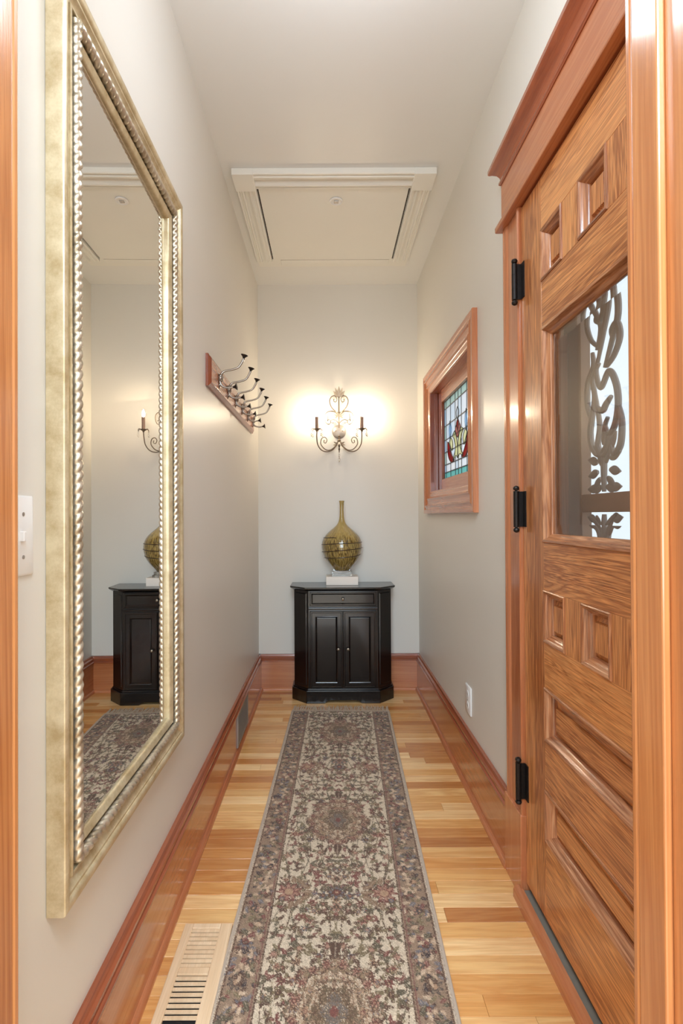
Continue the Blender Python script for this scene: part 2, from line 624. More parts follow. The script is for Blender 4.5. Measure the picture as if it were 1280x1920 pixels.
# jamb lining of the door opening
box('jamb', TRIM['Z'], t2, WR - 0.0, XO + 0.02, 1.5995, 1.612, 0.0, 2.165)
box('jamb', TRIM['Z'], t2, WR - 0.0, XO + 0.02, 0.722, 0.736, 0.0, 2.165)
box('head_jamb', REDT['Y'], t2, WR - 0.018, XO + 0.02, 0.722, 1.612, 2.165, 2.185)
box('head_fillet', TRIM['Y'], t2, WR - 0.046, WR, 0.703, 1.757, 2.166, 2.186, bevel=0.004)
box('frieze_board', TRIM['Y'], t2, WR - 0.027, WR, 0.703, 1.742, 2.186, 2.335)
CR = [(0, 2.325), (.030, 2.325), (.034, 2.330), (.034, 2.337), (.029, 2.341), (.031, 2.352), (.038, 2.364), (.050, 2.374), (.058, 2.378), (.062, 2.383), (.062, 2.396), (0, 2.396)]
MB().loft([[(WR - t, 0.703, z) for t, z in CR], [(WR - t, 1.742 + max(0, t - .027), z) for t, z in CR]]).build('crown_molding', REDT['Y'], t2, smooth=True, angle=28)
# threshold
th = structure(box('trim_3', THRESH, None, 0.5985, 0.70, 0.737, 1.5993, 0.0, 0.034, bevel=0.002), 'grey metal door threshold under the oak door')
MB().loft([[(0.598 - t, yy, z) for t, z in [(0, 0), (.024, 0), (.024, .022), (.021, .030), (.014, .036), (0, .038)]] for yy in (0.737, 1.62)]).build('nosing', TRIM['Y'], th, smooth=True, angle=30)

# entrance door (door_1) -----------------------------------------------------
DX = 0.607
DT = 0.045
dr = structure(empty('door_1'), 'oak entrance door with square raised panels and a bevelled glass light')
SY0, SY1 = 0.742, 1.5945           # near and far edges
IY0, IY1 = 0.887, 1.4497           # inner edges of the stiles
Z = dict(bot=0.060, b1=0.28, p2=0.425, p2t=0.562, p1t=0.713, s0=0.84, s1=0.987, g0=1.1207, g1=1.730, u0=1.861, u1=2.008, top=2.158)


def dbox(name, ax, y0, y1, z0, z1):
    return box(name, OAK[ax], dr, DX, DX + DT, y0, y1, z0, z1, bevel=0.0008)


dbox('stile', 'Z', IY1 + .0004, SY1, Z['bot'], Z['top'])
dbox('stile', 'Z', SY0, IY0 - .0004, Z['bot'], Z['top'])
dbox('rail', 'Y', IY0, IY1, Z['bot'], Z['b1'])
dbox('rail', 'Y', IY0, IY1, Z['p2'], Z['p2t'])
dbox('rail', 'Y', IY0, IY1, Z['p1t'], Z['s0'])
dbox('rail', 'Y', IY0, IY1, Z['s1'], Z['g0'])
dbox('rail', 'Y', IY0, IY1, Z['g1'], Z['u0'])
dbox('rail', 'Y', IY0, IY1, Z['u1'], Z['top'])
pw, mw = 0.1305, 0.0856
spans = []
yy = IY1
for i in range(3):
    spans.append((yy - pw, yy))
    yy -= pw + mw
for za, zb in ((Z['s0'], Z['s1']), (Z['u0'], Z['u1'])):
    for i in range(2):
        dbox('mullion', 'Z', spans[i + 1][1] + .0003, spans[i][0] - .0003, za + .0003, zb - .0003)
MOULD = [(0, -.03), (0, .002), (.003, .0045), (.008, .0035), (.011, .000), (.013, -.004), (.017, -.008), (.022, -.013), (.024, -.018), (.024, -.03)]
fd = lambda a, b, h: (DX - h, a, b)


def panel(rect, ax, inset, name='raised_panel', slope=0.012):
    a0, a1, b0, b1 = rect
    frame_sides('panel_molding', rect, MOULD, fd, (OAKD['Y'], OAKD['Z']), dr)
    lo, hi = -.026, -.012
    q = 0.02
    o = [(a0 + q, b0 + q), (a1 - q, b0 + q), (a1 - q, b1 - q), (a0 + q, b1 - q)]
    q2 = q + inset
    i1 = [(a0 + q2, b0 + q2), (a1 - q2, b0 + q2), (a1 - q2, b1 - q2), (a0 + q2, b1 - q2)]
    q3 = q2 + slope * 0.25
    i2 = [(a0 + q3, b0 + q3), (a1 - q3, b0 + q3), (a1 - q3, b1 - q3), (a0 + q3, b1 - q3)]
    rings = [[fd(a, b, -.034) for a, b in o], [fd(a, b, lo) for a, b in o], [fd(a, b, -.019) for a, b in i1], [fd(a, b, hi) for a, b in i2]]
    return MB().loft(rings).build(name, OAK[ax], dr)


for za, zb in ((Z['s0'], Z['s1']), (Z['u0'], Z['u1'])):
    for a, b in spans:
        panel((a, b, za, zb), 'Z', 0.016)
panel((IY0, IY1, Z['p2t'], Z['p1t']), 'Y', 0.022)
panel((IY0, IY1, Z['b1'], Z['p2']), 'Y', 0.022)
# glass light
GM = [(0, -.03), (0, .002), (.003, .005), (.009, .004), (.012, .000), (.014, -.005), (.019, -.009), (.024, -.012), (.026, -.016), (.026, -.03)]
frame_sides('glass_molding', (IY0, IY1, Z['g0'], Z['g1']), GM, fd, (OAKD['Y'], OAKD['Z']), dr)
a0, a1, b0, b1 = IY0 + .02, IY1 - .02, Z['g0'] + .02, Z['g1'] - .02
gq = 0.034
rect = lambda q: [(a0 + q, b0 + q), (a1 - q, b0 + q), (a1 - q, b1 - q), (a0 + q, b1 - q)]
MB().loft([[fd(a, b, -.026) for a, b in rect(0)], [fd(a, b, -.023) for a, b in rect(0)], [fd(a, b, -.020) for a, b in rect(gq)]]).build('glass_pane', BEVELG, dr)
# hinges
for zc in (1.928, 1.2175, 0.3735):
    hb = MB()
    cx, cy = 0.585, 1.5975
    hb.lathe([(0.0001, -.056), (.0085, -.056), (.0085, -.0235), (.0078, -.0235), (.0078, -.0225), (.0085, -.0225), (.0085, -.001), (.0078, -.001), (.0078, .000), (.0085, .000), (.0085, .0215), (.0078, .0215), (.0078, .0225), (.0085, .0225), (.0085, .056), (0.0001, .056)], (cx, cy, zc), n=14)
    h = hb.build('hinge', IRON, dr, smooth=True)
    for s in (-1, 1):
        MB().lathe([(.004, .056), (.004, .058), (.008, .060), (.0098, .065), (.008, .070), (.003, .073), (0.0001, .0735)], (cx, cy, zc), n=14, flip=s).build('finial', IRON, h, smooth=True)
    box('leaf', IRON, h, DX - 0.022, DX - 0.002, cy - 0.004, cy - 0.0012, zc - .055, zc + .055)
    box('leaf', IRON, h, DX - 0.003, DX + 0.0, cy - 0.026, cy - 0.004, zc - .055, zc + .055)

# storm door (door_2) --------------------------------------------------------
SX = 0.752
st = structure(empty('door_2'), 'brown storm door with cast scroll grilles beyond the oak door')
box('stile', STORM, st, SX, SX + .03, 1.515, 1.598, 0.03, 2.16, bevel=.002)
box('stile', STORM, st, SX, SX + .03, 0.737, 0.82, 0.03, 2.16, bevel=.002)
box('top_rail', STORM, st, SX, SX + .03, 0.82, 1.515, 2.06, 2.16, bevel=.002)
box('cross_rail', STORM, st, SX, SX + .03, 0.82, 1.515, 1.206, 1.258, bevel=.002)
box('kick_panel', STORM, st, SX, SX + .03, 0.82, 1.515, 0.03, 0.72, bevel=.002)
box('glass_pane', STORMG, st, SX + .024, SX + .027, 0.82, 1.515, 1.258, 2.06)
box('glass_pane', STORMG, st, SX + .024, SX + .027, 0.82, 1.515, 0.72, 1.206)


def grille_tube(name, pts, r0, r1, yc, flip, nn=6):
    P = spline([(p[0], p[1], 0) for p in pts], nn)
    m = len(P)
    rad = [r0 + (r1 - r0) * abs(math.sin(math.pi * i / (m - 1))) for i in range(m)]
    return MB().tube([(SX + 0.006, yc + flip * p[0], p[1]) for p in P], rad, 8).build(name, SCROLLM, st, smooth=True)


# motif in (dy from column centre, z); built once and mirrored about the middle of the storm door
SCR = [
    [(.02, 1.665), (.062, 1.70), (.085, 1.755), (.065, 1.80), (.02, 1.80), (-.005, 1.765), (.012, 1.735), (.034, 1.745), (.03, 1.762)],
    [(.02, 1.64), (-.005, 1.70), (-.03, 1.77), (-.018, 1.84), (.012, 1.89), (.03, 1.93)],
    [(-.01, 1.60), (-.045, 1.66), (-.075, 1.72), (-.068, 1.79), (-.04, 1.83), (-.02, 1.80)],
    [(.02, 1.64), (.035, 1.60), (.012, 1.55), (-.03, 1.585), (-.062, 1.545), (-.072, 1.49), (-.058, 1.44), (-.03, 1.415), (-.008, 1.44), (-.022, 1.462)],
    [(.02, 1.62), (.055, 1.585), (.045, 1.53), (.062, 1.47), (.07, 1.43), (.058, 1.39), (.025, 1.365), (-.01, 1.385), (-.018, 1.42)],
    [(.03, 1.50), (.005, 1.485), (-.015, 1.50), (-.04, 1.515)],
    [(.045, 1.55), (.02, 1.45), (.03, 1.39), (.0, 1.36), (-.03, 1.39), (-.03, 1.42)],
    [(.0, 1.37), (.0, 1.33), (.0, 1.262)],
    [(-.02, 1.60), (-.055, 1.62), (-.082, 1.66), (-.07, 1.70), (-.045, 1.69), (-.05, 1.665)],
    [(.03, 1.66), (.01, 1.72), (.045, 1.78), (.075, 1.83), (.062, 1.88), (.03, 1.885), (.025, 1.85), (.045, 1.84)],
    [(-.03, 1.77), (-.06, 1.84), (-.05, 1.90), (-.01, 1.93), (.0, 1.97), (-.03, 2.0)],
    [(.062, 1.47), (.085, 1.52), (.08, 1.58), (.05, 1.62), (.055, 1.66)],
    [(-.072, 1.49), (-.088, 1.44), (-.08, 1.38), (-.05, 1.36), (-.04, 1.385)],
]
LEAVES = [(.03, 1.362, 40), (.052, 1.345, 15), (-.03, 1.365, 140), (-.055, 1.35, 165), (.05, 1.318, -10), (-.05, 1.32, 190), (-.06, 1.375, 120), (.02, 1.335, 70), (-.02, 1.34, 110),
          (.03, 1.30, -40), (-.03, 1.30, 220), (.055, 1.272, 0), (-.055, 1.272, 180), (.0, 1.39, 90), (.02, 1.275, -10), (-.02, 1.275, 190), (.045, 1.83, 60), (-.045, 1.85, 120)]


def leaf_mesh(mb, x, yc, zc, flip, ang, ln=.042, wd=.012, th=.006):
    ca, sa = math.cos(R(ang)), math.sin(R(ang))
    rings = []
    for i in range(7):
        t = i / 6
        wv = wd * max(0.08, math.sin(math.pi * (0.12 + 0.84 * t))) ** 0.8
        cxx, czz = ln * t * ca, ln * t * sa
        ring = []
        for k in range(8):
            a = 2 * math.pi * k / 8
            o = wv * math.cos(a)
            ring.append((x + th * 0.5 * math.sin(a), yc + flip * (cxx - o * sa), zc + czz + o * ca))
        rings.append(ring)
    mb.loft(rings)


for yc, flip in ((1.402, 1), (0.934, -1)):
    for i, s in enumerate(SCR):
        grille_tube('scroll', s, 0.0055, 0.0088, yc, flip)
    for (a, b, ang) in LEAVES:
        mb = MB()
        leaf_mesh(mb, SX + 0.006, yc + flip * a * .6, b, flip, ang, ln=.05, wd=.013)
        mb.build('scroll_leaf', SCROLLM, st, smooth=True)
    # lower pane scrolls
    for s in ([(.075, 1.19), (.03, 1.17), (.02, 1.12), (.05, 1.08), (.075, 1.10), (.06, 1.13)], [(-.06, 1.20), (-.02, 1.17), (-.01, 1.12), (-.04, 1.07), (-.075, 1.09), (-.06, 1.13)], [(0, 1.2), (.004, 1.10), (0, .95)],
              [(.08, 1.03), (.04, 1.06), (.02, 1.0), (.05, .95), (.08, .98)], [(-.08, 1.03), (-.04, 1.06), (-.02, 1.0), (-.05, .95), (-.08, .98)]):
        grille_tube('scroll', s, 0.006, 0.010, yc, flip)
    for (a, b, ang) in ((.02, 1.16, 60), (-.02, 1.16, 120), (.045, 1.185, 10), (-.045, 1.185, 170)):
        mb = MB()
        leaf_mesh(mb, SX + 0.006, yc + flip * a, b, flip, ang)
        mb.build('scroll_leaf', SCROLLM, st, smooth=True)

# ground outside
structure(box('ground', GROUNDM, None, XO + 0.03, 40, -20, 25, -0.9, -0.7), 'pale ground outside the entrance')

# stained glass window (window_1) --------------------------------------------
wi = structure(empty('window_1'), 'stained glass window in a stepped wood casing')
frw = lambda a, b, h: (WR - h, a, b)
WC = [(0, 0), (0, .020), (.003, .023), (.022, .023), (.026, .019), (.034, .019), (.040, .024), (.048, .024), (.052, .017), (.060, .015), (.078, .015), (.084, .019), (.090, .019), (.094, .013), (.104, .010), (.115, .010), (.120, .006), (.125, .006), (.125, 0)]
frame_sides('casing', (2.123, 3.227, 1.210, 2.063), WC, frw, (TRIM['Y'], TRIM['Z']), wi)
# jamb lining
box('jamb', REDT['Z'], wi, WR - .004, XO, WO[1] - .012, WO[1], WO[2], WO[3])
box('jamb', REDT['Z'], wi, WR - .004, XO, WO[0], WO[0] + .012, WO[2], WO[3])
box('head_jamb', TRIM['Y'], wi, WR - .004, XO, WO[0] + .012, WO[1] - .012, WO[3] - .012, WO[3])
box('sill', TRIM['Y'], wi, WR - .004, XO, WO[0] + .012, WO[1] - .012, WO[2], WO[2] + .012)
# stop bead inside jamb
for (ya, yb) in ((WO[1] - .026, WO[1] - .012), (WO[0] + .012, WO[0] + .026)):
    box('stop_bead', REDT['Z'], wi, .640, .662, ya, yb, WO[2] + .012, WO[3] - .012, bevel=.003)
GY0, GY1, GZ0, GZ1 = 2.361, 2.989, 1.409, 1.858
box('sash_stile', REDT['Z'], wi, .662, .70, GY1, WO[1] - .0125, WO[2] + .0125, WO[3] - .0125, bevel=.002)
box('sash_stile', REDT['Z'], wi, .662, .70, WO[0] + .0125, GY0, WO[2] + .0125, WO[3] - .0125, bevel=.002)
box('sash_rail', TRIM['Y'], wi, .662, .70, GY0, GY1, WO[2] + .0125, GZ0, bevel=.002)
box('sash_rail', TRIM['Y'], wi, .662, .70, GY0, GY1, GZ1, WO[3] - .0125, bevel=.002)
GX = .680
US = [0, .067, .234, .40, .5, .60, .766, .933, 1.0]
VS = [0, .10, .32, .50, .66, .82, .92, 1.0]
gl_clear = [glass_thin('art_glass_clear%d' % i, c, rough=.12, diffuse=.75) for i, c in enumerate([(.97, .98, .99), (.90, .95, .99), (.99, .99, .98)])]
gl_green = glass_thin('art_glass_green', (.74, .86, .80), rough=.12, diffuse=.75)
gl_teal = glass_thin('art_glass_teal', (.42, .76, .72), rough=.12, diffuse=.75)
gl_blue = glass_thin('art_glass_blue', (.74, .86, .96), rough=.12, diffuse=.75)
gl_red = glass_thin('art_glass_red', (.70, .10, .09), rough=.12, diffuse=.75)
gl_yel = glass_thin('art_glass_yellow', (1, .97, .74), rough=.12, diffuse=.75)
gl_pink = glass_thin('art_glass_pink', (.88, .55, .50), rough=.12, diffuse=.75)
LEAD = plain('lead_came', (58, 60, 62), rough=.5, metal=.4)
gy = lambda u: GY1 + (GY0 - GY1) * u
gz = lambda v: GZ1 + (GZ0 - GZ1) * v
rg = random.Random(5)
for i in range(len(US) - 1):
    for j in range(len(VS) - 1):
        m = gl_clear[rg.randrange(3)]
        if j == 0:
            m = gl_green
        elif j == len(VS) - 2:
            m = gl_teal
        elif i in (0, len(US) - 2):
            m = gl_blue if j % 2 else gl_green
        box('glass_piece', m, wi, GX, GX + .003, gy(US[i + 1]), gy(US[i]), gz(VS[j + 1]), gz(VS[j]))
for u in US:
    box('lead_came', LEAD, wi, GX - .002, GX + .005, gy(u) - .0022, gy(u) + .0022, GZ0, GZ1)
for v in VS:
    box('lead_came', LEAD, wi, GX - .0022, GX + .0052, GY0, GY1, gz(v) - .0022, gz(v) + .0022)


def motif(pts, mat, fill=True):
    P = spline([(p[0], p[1], 0) for p in pts] + [(pts[0][0], pts[0][1], 0)], 5)[:-1]
    for mir in (False, True):
        q = [(gy(1 - p[0] if mir else p[0]), gz(p[1])) for p in P]
        if fill:
            MB().prism(q, lambda a, b, h: (GX - .003 + h, a, b), 0, .003).build('glass_piece', mat, wi)
        MB().tube([(GX - .004, a, b) for a, b in q], .0019, 6, closed=True).build('lead_came', LEAD, wi, smooth=True)
        if abs(sum(p[0] for p in pts) / len(pts) - .5) < .02:
            break


motif([(.14, .54), (.20, .58), (.24, .66), (.30, .74), (.37, .80), (.28, .82), (.19, .76), (.14, .66)], gl_red)
motif([(.40, .46), (.46, .55), (.50, .70), (.50, .80), (.44, .76), (.33, .80), (.42, .68), (.38, .56), (.33, .50)], gl_yel)
motif([(.20, .56), (.27, .52), (.33, .60), (.30, .68), (.25, .62)], gl_yel)
motif([(.5, .34), (.54, .40), (.5, .48), (.46, .40)], gl_red)
motif([(.46, .40), (.5, .48), (.54, .40), (.58, .46), (.5, .56), (.42, .46)], gl_pink)
motif([(.5, .20), (.54, .25), (.53, .32), (.5, .34), (.47, .32), (.46, .25)], gl_clear[0])
for uc in (.234, .766):
    dq = [(gy(uc), gz(.30)), (gy(uc + .055), gz(.42)), (gy(uc), gz(.54)), (gy(uc - .055), gz(.42))]
    MB().prism(dq, lambda a, b, h: (GX - .003 + h, a, b), 0, .003).build('glass_piece', gl_blue, wi)
    MB().tube([(GX - .004, a, b) for a, b in dq], .0018, 6, closed=True).build('lead_came', LEAD, wi)

# ceiling hatch ---------------------------------------------------------------
ha = empty('ceiling_hatch', (0, 0, 0))
tag(ha, 'square cream ceiling hatch framed with fluted casing near the end wall', 'hatch')
fc = on_ceiling()
HX0, HX1, HY0, HY1 = -.442, .508, 2.352, 3.275
IX0, IX1, JY0, JY1 = -.343, .407, 2.478, 3.187
box('corner_block', HATCHP, ha, HX0, IX0, HY0, JY0, CE - .032, CE - .0005, bevel=.002)
box('corner_block', HATCHP, ha, IX1, HX1, HY0, JY0, CE - .032, CE - .0005, bevel=.002)


def flute(wd):
    return [(0, 0), (0, .022), (.003, .026), (.011, .026), (.014, .017), (.020, .017), (.026, .027), (.034, .027), (wd * .5 - .010, .013), (wd * .5, .0105), (wd * .5 + .010, .013), (wd - .034, .027), (wd - .026, .027), (wd - .020, .016), (wd - .013, .016), (wd - .010, .022), (wd - .003, .022), (wd, .018), (wd, 0)]


wdx = IX0 - HX0 - .004
pr = flute(wdx)
MB().loft([[fc(HX0 + .002 + t, yy, h + .0005) for t, h in pr] for yy in (JY0, JY1)]).build('side_casing', HATCHP, ha, smooth=True, angle=30)
MB().loft([[fc(IX1 + .002 + t, yy, h + .0005) for t, h in pr] for yy in (JY0, JY1)]).build('side_casing', HATCHP, ha, smooth=True, angle=30)
pr2 = flute(JY0 - HY0 - .006)
MB().loft([[fc(xx, HY0 + .003 + t, h + .0005) for t, h in pr2] for xx in (IX0, IX1)]).build('head_casing', HATCHP, ha, smooth=True, angle=30)
box('rear_strip', HATCHP, ha, IX0 + .05, IX1 - .02, JY1 + .004, JY1 + .07, CE - .010, CE - .0005, bevel=.003)
box('rear_board', HATCHP, ha, HX0 + .006, HX1 - .006, JY1 + .001, HY1 + .01, CE - .004, CE - .0005, bevel=.001)
box('gap_shade', SHADOWGAP, ha, IX0 + .0005, IX1 - .0005, JY0 + .0005, JY1 - .0005, CE - .004, CE - .0005)  # dark sheet: shade of the gap around the panel, put into colour
box('hatch_panel', HATCHP, ha, IX0 + .007, IX1 - .007, JY0 + .010, JY1 - .006, CE - .012, CE - .004, bevel=.001)
px, py = .046, 2.585
pl = MB().lathe([(.012, .013), (.033, .013), (.034, .016), (.032, .019), (.027, .0195), (.024, .017), (.012, .0165), (.0001, .0165)], (px, py, CE), n=28, flip=-1).build('pull_plate', WHITEP, ha, smooth=True)
box('pull_tab', PLATESILVER, pl, px - .011, px + .011, py - .011, py + .011, CE - .021, CE - .0165, bevel=.002)

# ================================================================== MIRROR
mi = empty('wall_mirror', (0, 0, 0))
tag(mi, 'tall champagne gold framed mirror with rope moulding', 'mirror')
fm = on_left()
MR = (.882, 1.608, .513, 2.178)
MP = [(0, .0008), (0, .030), (.0015, .033), (.004, .034), (.013, .034), (.017, .032), (.019, .0285), (.024, .0285), (.027, .0245), (.040, .0205), (.0415, .0205), (.0415, .0235), (.0425, .0245), (.0465, .0245), (.0475, .0235), (.0475, .016), (.072, .016), (.073, .0205), (.0755, .0215), (.086, .0175), (.089, .015), (.090, .012), (.090, .0008)]
frame_sides('frame_side', MR, MP, fm, (GOLD, GOLD), mi, smooth=True)
# rope: two-strand twist as its own part on each side
tr_, hr, rr = .0605, .0255, .0098
a0, a1, b0, b1 = MR[0] + tr_, MR[1] - tr_, MR[2] + tr_, MR[3] - tr_


def rope(pa, pb):
    pa, pb = Vector(pa), Vector(pb)
    t = (pb - pa).normalized()
    n1 = Vector((1, 0, 0))
    n2 = t.cross(n1)
    ln = (pb - pa).length
    m = int(ln / .0026)
    rings = []
    for i in range(m + 1):
        s = ln * i / m
        ring = []
        for k in range(14):
            a = 2 * math.pi * k / 14
            w_ = abs(math.cos(1.0 * (a - 2 * math.pi * s / .037)))      # two lobes, lead 37 mm
            r_ = rr * (0.66 + 0.42 * w_ ** 0.75)
            ring.append(pa + t * s + (n1 * math.cos(a) + n2 * math.sin(a)) * r_)
        rings.append(ring)
    return MB().loft(rings).build('rope_molding', GOLDROPE, mi, smooth=True, angle=70)


rope(fm(a0, b0, hr), fm(a0, b1, hr))
rope(fm(a1, b0, hr), fm(a1, b1, hr))
rope(fm(a0, b0, hr), fm(a1, b0, hr))
rope(fm(a0, b1, hr), fm(a1, b1, hr))
# the sheet sits a touch askew in its rebate
g0, g1, q0, q1 = MR[0] + .0905, MR[1] - .0905, MR[2] + .0905, MR[3] - .0905
mg = MB()
mg.loft([[fm(a, b, .001) for a, b in ((g0, q0), (g1, q0), (g1, q1), (g0, q1))], [fm(g0, q0, .0125), fm(g1, q0, .0060), fm(g1, q1, .0060), fm(g0, q1, .0125)]])
mg.build('mirror_glass', MIRRORM, mi)

# ================================================================== SWITCH PLATE and OUTLET
sw = empty('light_switch')
tag(sw, 'white wall plate with toggle beside the gold mirror', 'light switch')
fw = on_left()


def plate(fn, ac, bc, wd, ht, parent, th=.007):
    r = .004
    def rr_(q, inset):
        x0, x1, y0, y1 = ac - wd / 2 + inset, ac + wd / 2 - inset, bc - ht / 2 + inset, bc + ht / 2 - inset
        pts = []
        for (cx, cy, s) in ((x1 - r, y0 + r, -90), (x1 - r, y1 - r, 0), (x0 + r, y1 - r, 90), (x0 + r, y0 + r, 180)):
            for k in range(4):
                a = R(s + 30 * k)
                pts.append(fn(cx + r * math.cos(a), cy + r * math.sin(a), q))
        return pts
    return MB().loft([rr_(.0005, 0), rr_(th * .6, 0), rr_(th, .003)]).build('cover_plate', WHITEP, parent, smooth=True, angle=40)


plate(fw, .808, 1.171, .064, .127, sw, th=.005)
box('toggle', WHITEP, sw, WL + .004, WL + .012, .801, .808, 1.162, 1.178, bevel=.0015)
for zz in (1.205, 1.137):
    MB().lathe([(.0032, .0045), (.0032, .0058), (.001, .0062), (.0001, .0062)], (WL, .810, zz), n=12, ax='x').build('screw', PLATESILVER, sw, smooth=True)
ou = empty('wall_outlet')
tag(ou, 'white duplex outlet low on the wall below the stained glass window', 'outlet')
fo = on_right()
plate(fo, 2.291, .377, .088, .124, ou)
for zz in (.352, .402):
    f_ = MB().lathe([(.0165, .0065), (.0165, .0085), (.0001, .0085)], (WR, 2.291, zz), n=20, ax='x', flip=-1).build('socket', WHITEP, ou, smooth=True)
    for dy in (-.006, .006):
        box('slot', SLOTM, f_, WR - .0088, WR - .0083, 2.291 + dy - .001, 2.291 + dy + .001, zz - .004, zz + .005)
MB().lathe([(.003, .0065), (.003, .008), (.0001, .008)], (WR, 2.291, .377), n=12, ax='x', flip=-1).build('screw', PLATESILVER, ou)

# ================================================================== BASEBOARD VENT GRILLE
vg = empty('vent_grille')
tag(vg, 'grey metal air vent grille set in the baseboard beyond the mirror', 'vent')
GVX = WL + .0205
va0, va1, vz0, vz1 = 2.588, 2.912, .030, .198
fv = lambda a, b, h: (GVX + h, a, b)
frame_sides('grille_frame', (va0, va1, vz0, vz1), [(0, 0), (0, .004), (.002, .006), (.014, .006), (.016, .004), (.016, 0)], fv, (GREYMETAL, GREYMETAL), vg)
box('grille_back', SLOTM, vg, GVX + .0002, GVX + .001, va0 + .016, va1 - .016, vz0 + .016, vz1 - .016)
nb = 12
for i in range(nb):
    zz = vz0 + .016 + (vz1 - vz0 - .032) * (i + .5) / nb
    MB().loft([[fv(a, zz + dz, h) for dz, h in ((-.005, .0045), (-.004, .0052), (.004, .0016), (.003, .001))] for a in (va0 + .016, va1 - .016)]).build('slat', GREYMETAL, vg)

# ================================================================== FLOOR REGISTER
rgx = empty('floor_register')
tag(rgx, 'pale wooden floor register with slatted openings beside the runner rug', 'floor register')
rx0, rx1, sx0, sx1 = -.425, -.2866, -.400, -.320
ry1, ry0 = 1.506, 1.09
zt = .010
box('dark_backing', BLACKM, rgx, sx0 - .004, sx1 + .004, ry0 + .02, ry1 - .01, .0003, .0012)  # flat black sheet painted as the shaded depth under the slats
box('side_rail', REGW, rgx, rx0, sx0, ry0, ry1, .0002, zt, bevel=.002)
box('side_rail', REGW, rgx, sx1, rx1, ry0, ry1, .0002, zt, bevel=.002)
box('cross_rail', REGW, rgx, sx0, sx1, 1.489, ry1, .0002, zt, bevel=.0012)
box('cross_rail', REGW, rgx, sx0, sx1, 1.340, 1.3605, .0002, zt, bevel=.0012)
box('cross_rail', REGW, rgx, sx0, sx1, ry0, 1.112, .0002, zt, bevel=.0012)


def slat(yc, wd, tilt):
    c, s = math.cos(R(tilt)), math.sin(R(tilt))
    h = .0022
    pts = [(-wd / 2, -h), (wd / 2, -h), (wd / 2, h), (-wd / 2, h)]
    MB().loft([[(xx, yc + p * c - q * s, .0062 + p * s + q * c) for p, q in pts] for xx in (sx0 - .001, sx1 + .001)]).build('slat', REGW, rgx)


for i in range(9):
    slat(1.489 - .0143 * (i + .5), .0104, 0)
for i in range(8):
    slat(1.340 - .0148 * (i + .62), .0074, -6)
lv = box('damper_lever', BLACKM, rgx, -.366, -.352, 1.196, 1.216, .0012, .0088, bevel=.002)
box('cross_rail', REGW, rgx, sx0, sx1, 1.112, 1.150, .0002, zt, bevel=.0012)

# ================================================================== COAT RACK
ck = empty('coat_rack')
tag(ck, 'cherry wood coat rack with a row of six double hooks', 'coat rack')
fk = on_left()
CP = [(0, .0005), (0, .010), (.003, .013), (.007, .014), (.011, .018), (.015, .021), (.018, .021), (.018, .0005)]
frame_sides('board_edge', (2.037, 3.237, 1.722, 1.852), CP, fk, (REDT['Y'], REDT['Z']), ck)
box('board', TRIM['Y'], ck, WL + .0005, WL + .021, 2.0552, 3.2188, 1.7402, 1.8338)
KX = WL + .021
hook0 = None
CUP = [(.0040, 0), (.0045, .004), (.0062, .008), (.0105, .013), (.0150, .0165), (.0155, .0185), (.012, .0185), (.006, .0165), (.0001, .016)]


def cup_along(base, d, prof, n=16):
    d = Vector(d).normalized()
    u = Vector((0, 1, 0))
    v = d.cross(u)
    rings = []
    for r, h in prof:
        rings.append([Vector(base) + d * h + (u * math.cos(2 * math.pi * k / n) + v * math.sin(2 * math.pi * k / n)) * max(r, 1e-5) for k in range(n)])
    return MB().loft(rings)


for i in range(6):
    yk = 2.190 + .1934 * i
    zk = 1.792
    if hook0 is None:
        mb = MB()
        # rosette backplate, collar, tail and two arms in one casting
        mb.lathe([(.017, .0), (.018, .002), (.014, .005), (.009, .007), (.0085, .010), (.0115, .0125), (.0115, .016), (.007, .019), (.0001, .020)], (KX, 0, 0), n=18, ax='x')
        mb.lathe([(.010, .0), (.0105, .002), (.006, .005), (.0001, .006)], (KX, 0, -.034), n=14, ax='x')
        up = spline([(.006, .004), (.012, .020), (.026, .030), (.055, .036), (.083, .046), (.098, .066), (.1055, .082)], 6)
        upr = [.0058 - .0014 * math.sin(math.pi * j / (len(up) - 1)) for j in range(len(up))]
        mb.tube([(KX + p[0], 0, p[1]) for p in [Vector((q[0], q[1], 0)) for q in up]], upr, 10)
        dn = spline([(.006, -.004), (.006, -.022), (.016, -.036), (.040, -.042), (.060, -.039)], 6)
        mb.tube([(KX + p[0], 0, p[1]) for p in dn], [.0052 - .001 * j / len(dn) for j in range(len(dn))], 10)
        tl = spline([(.007, -.020), (.004, -.030), (.002, -.038)], 5)
        mb.tube([(KX + p[0], 0, p[1]) for p in tl], .0045, 8)
        for (d, z) in ((.010, .014), (.010, -.012)):
            mb.lathe([(.0001, -.005), (.006, -.003), (.0075, 0), (.006, .003), (.0001, .005)], (KX + d, 0, z), n=12, ax='z')
        hook0 = mb.build('hook', BRONZEH, ck, smooth=True, angle=50)
        hook0.location = (0, yk, zk)
        k1 = cup_along((KX + .1052, 0, .081), (.25, 0, 1), CUP).build('hook_knob', DARKCUP, hook0, smooth=True, angle=50)
        k2 = cup_along((KX + .059, 0, -.0392), (1, 0, .12), CUP).build('hook_knob', DARKCUP, hook0, smooth=True, angle=50)
        kids = [k1, k2]
    else:
        h = hook0.copy()
        COL.objects.link(h)
        h.parent = ck
        h.location = (0, yk, zk)
        for kd in kids:
            c = kd.copy()
            COL.objects.link(c)
            c.parent = h

# ================================================================== SCONCE
sc = empty('candle_sconce', (.0745, D, 1.781))
tag(sc, 'silver scrollwork sconce with two lit candle bulbs above the glass vase', 'wall sconce')


def L3(x, z, y):
    return (x, y, z)


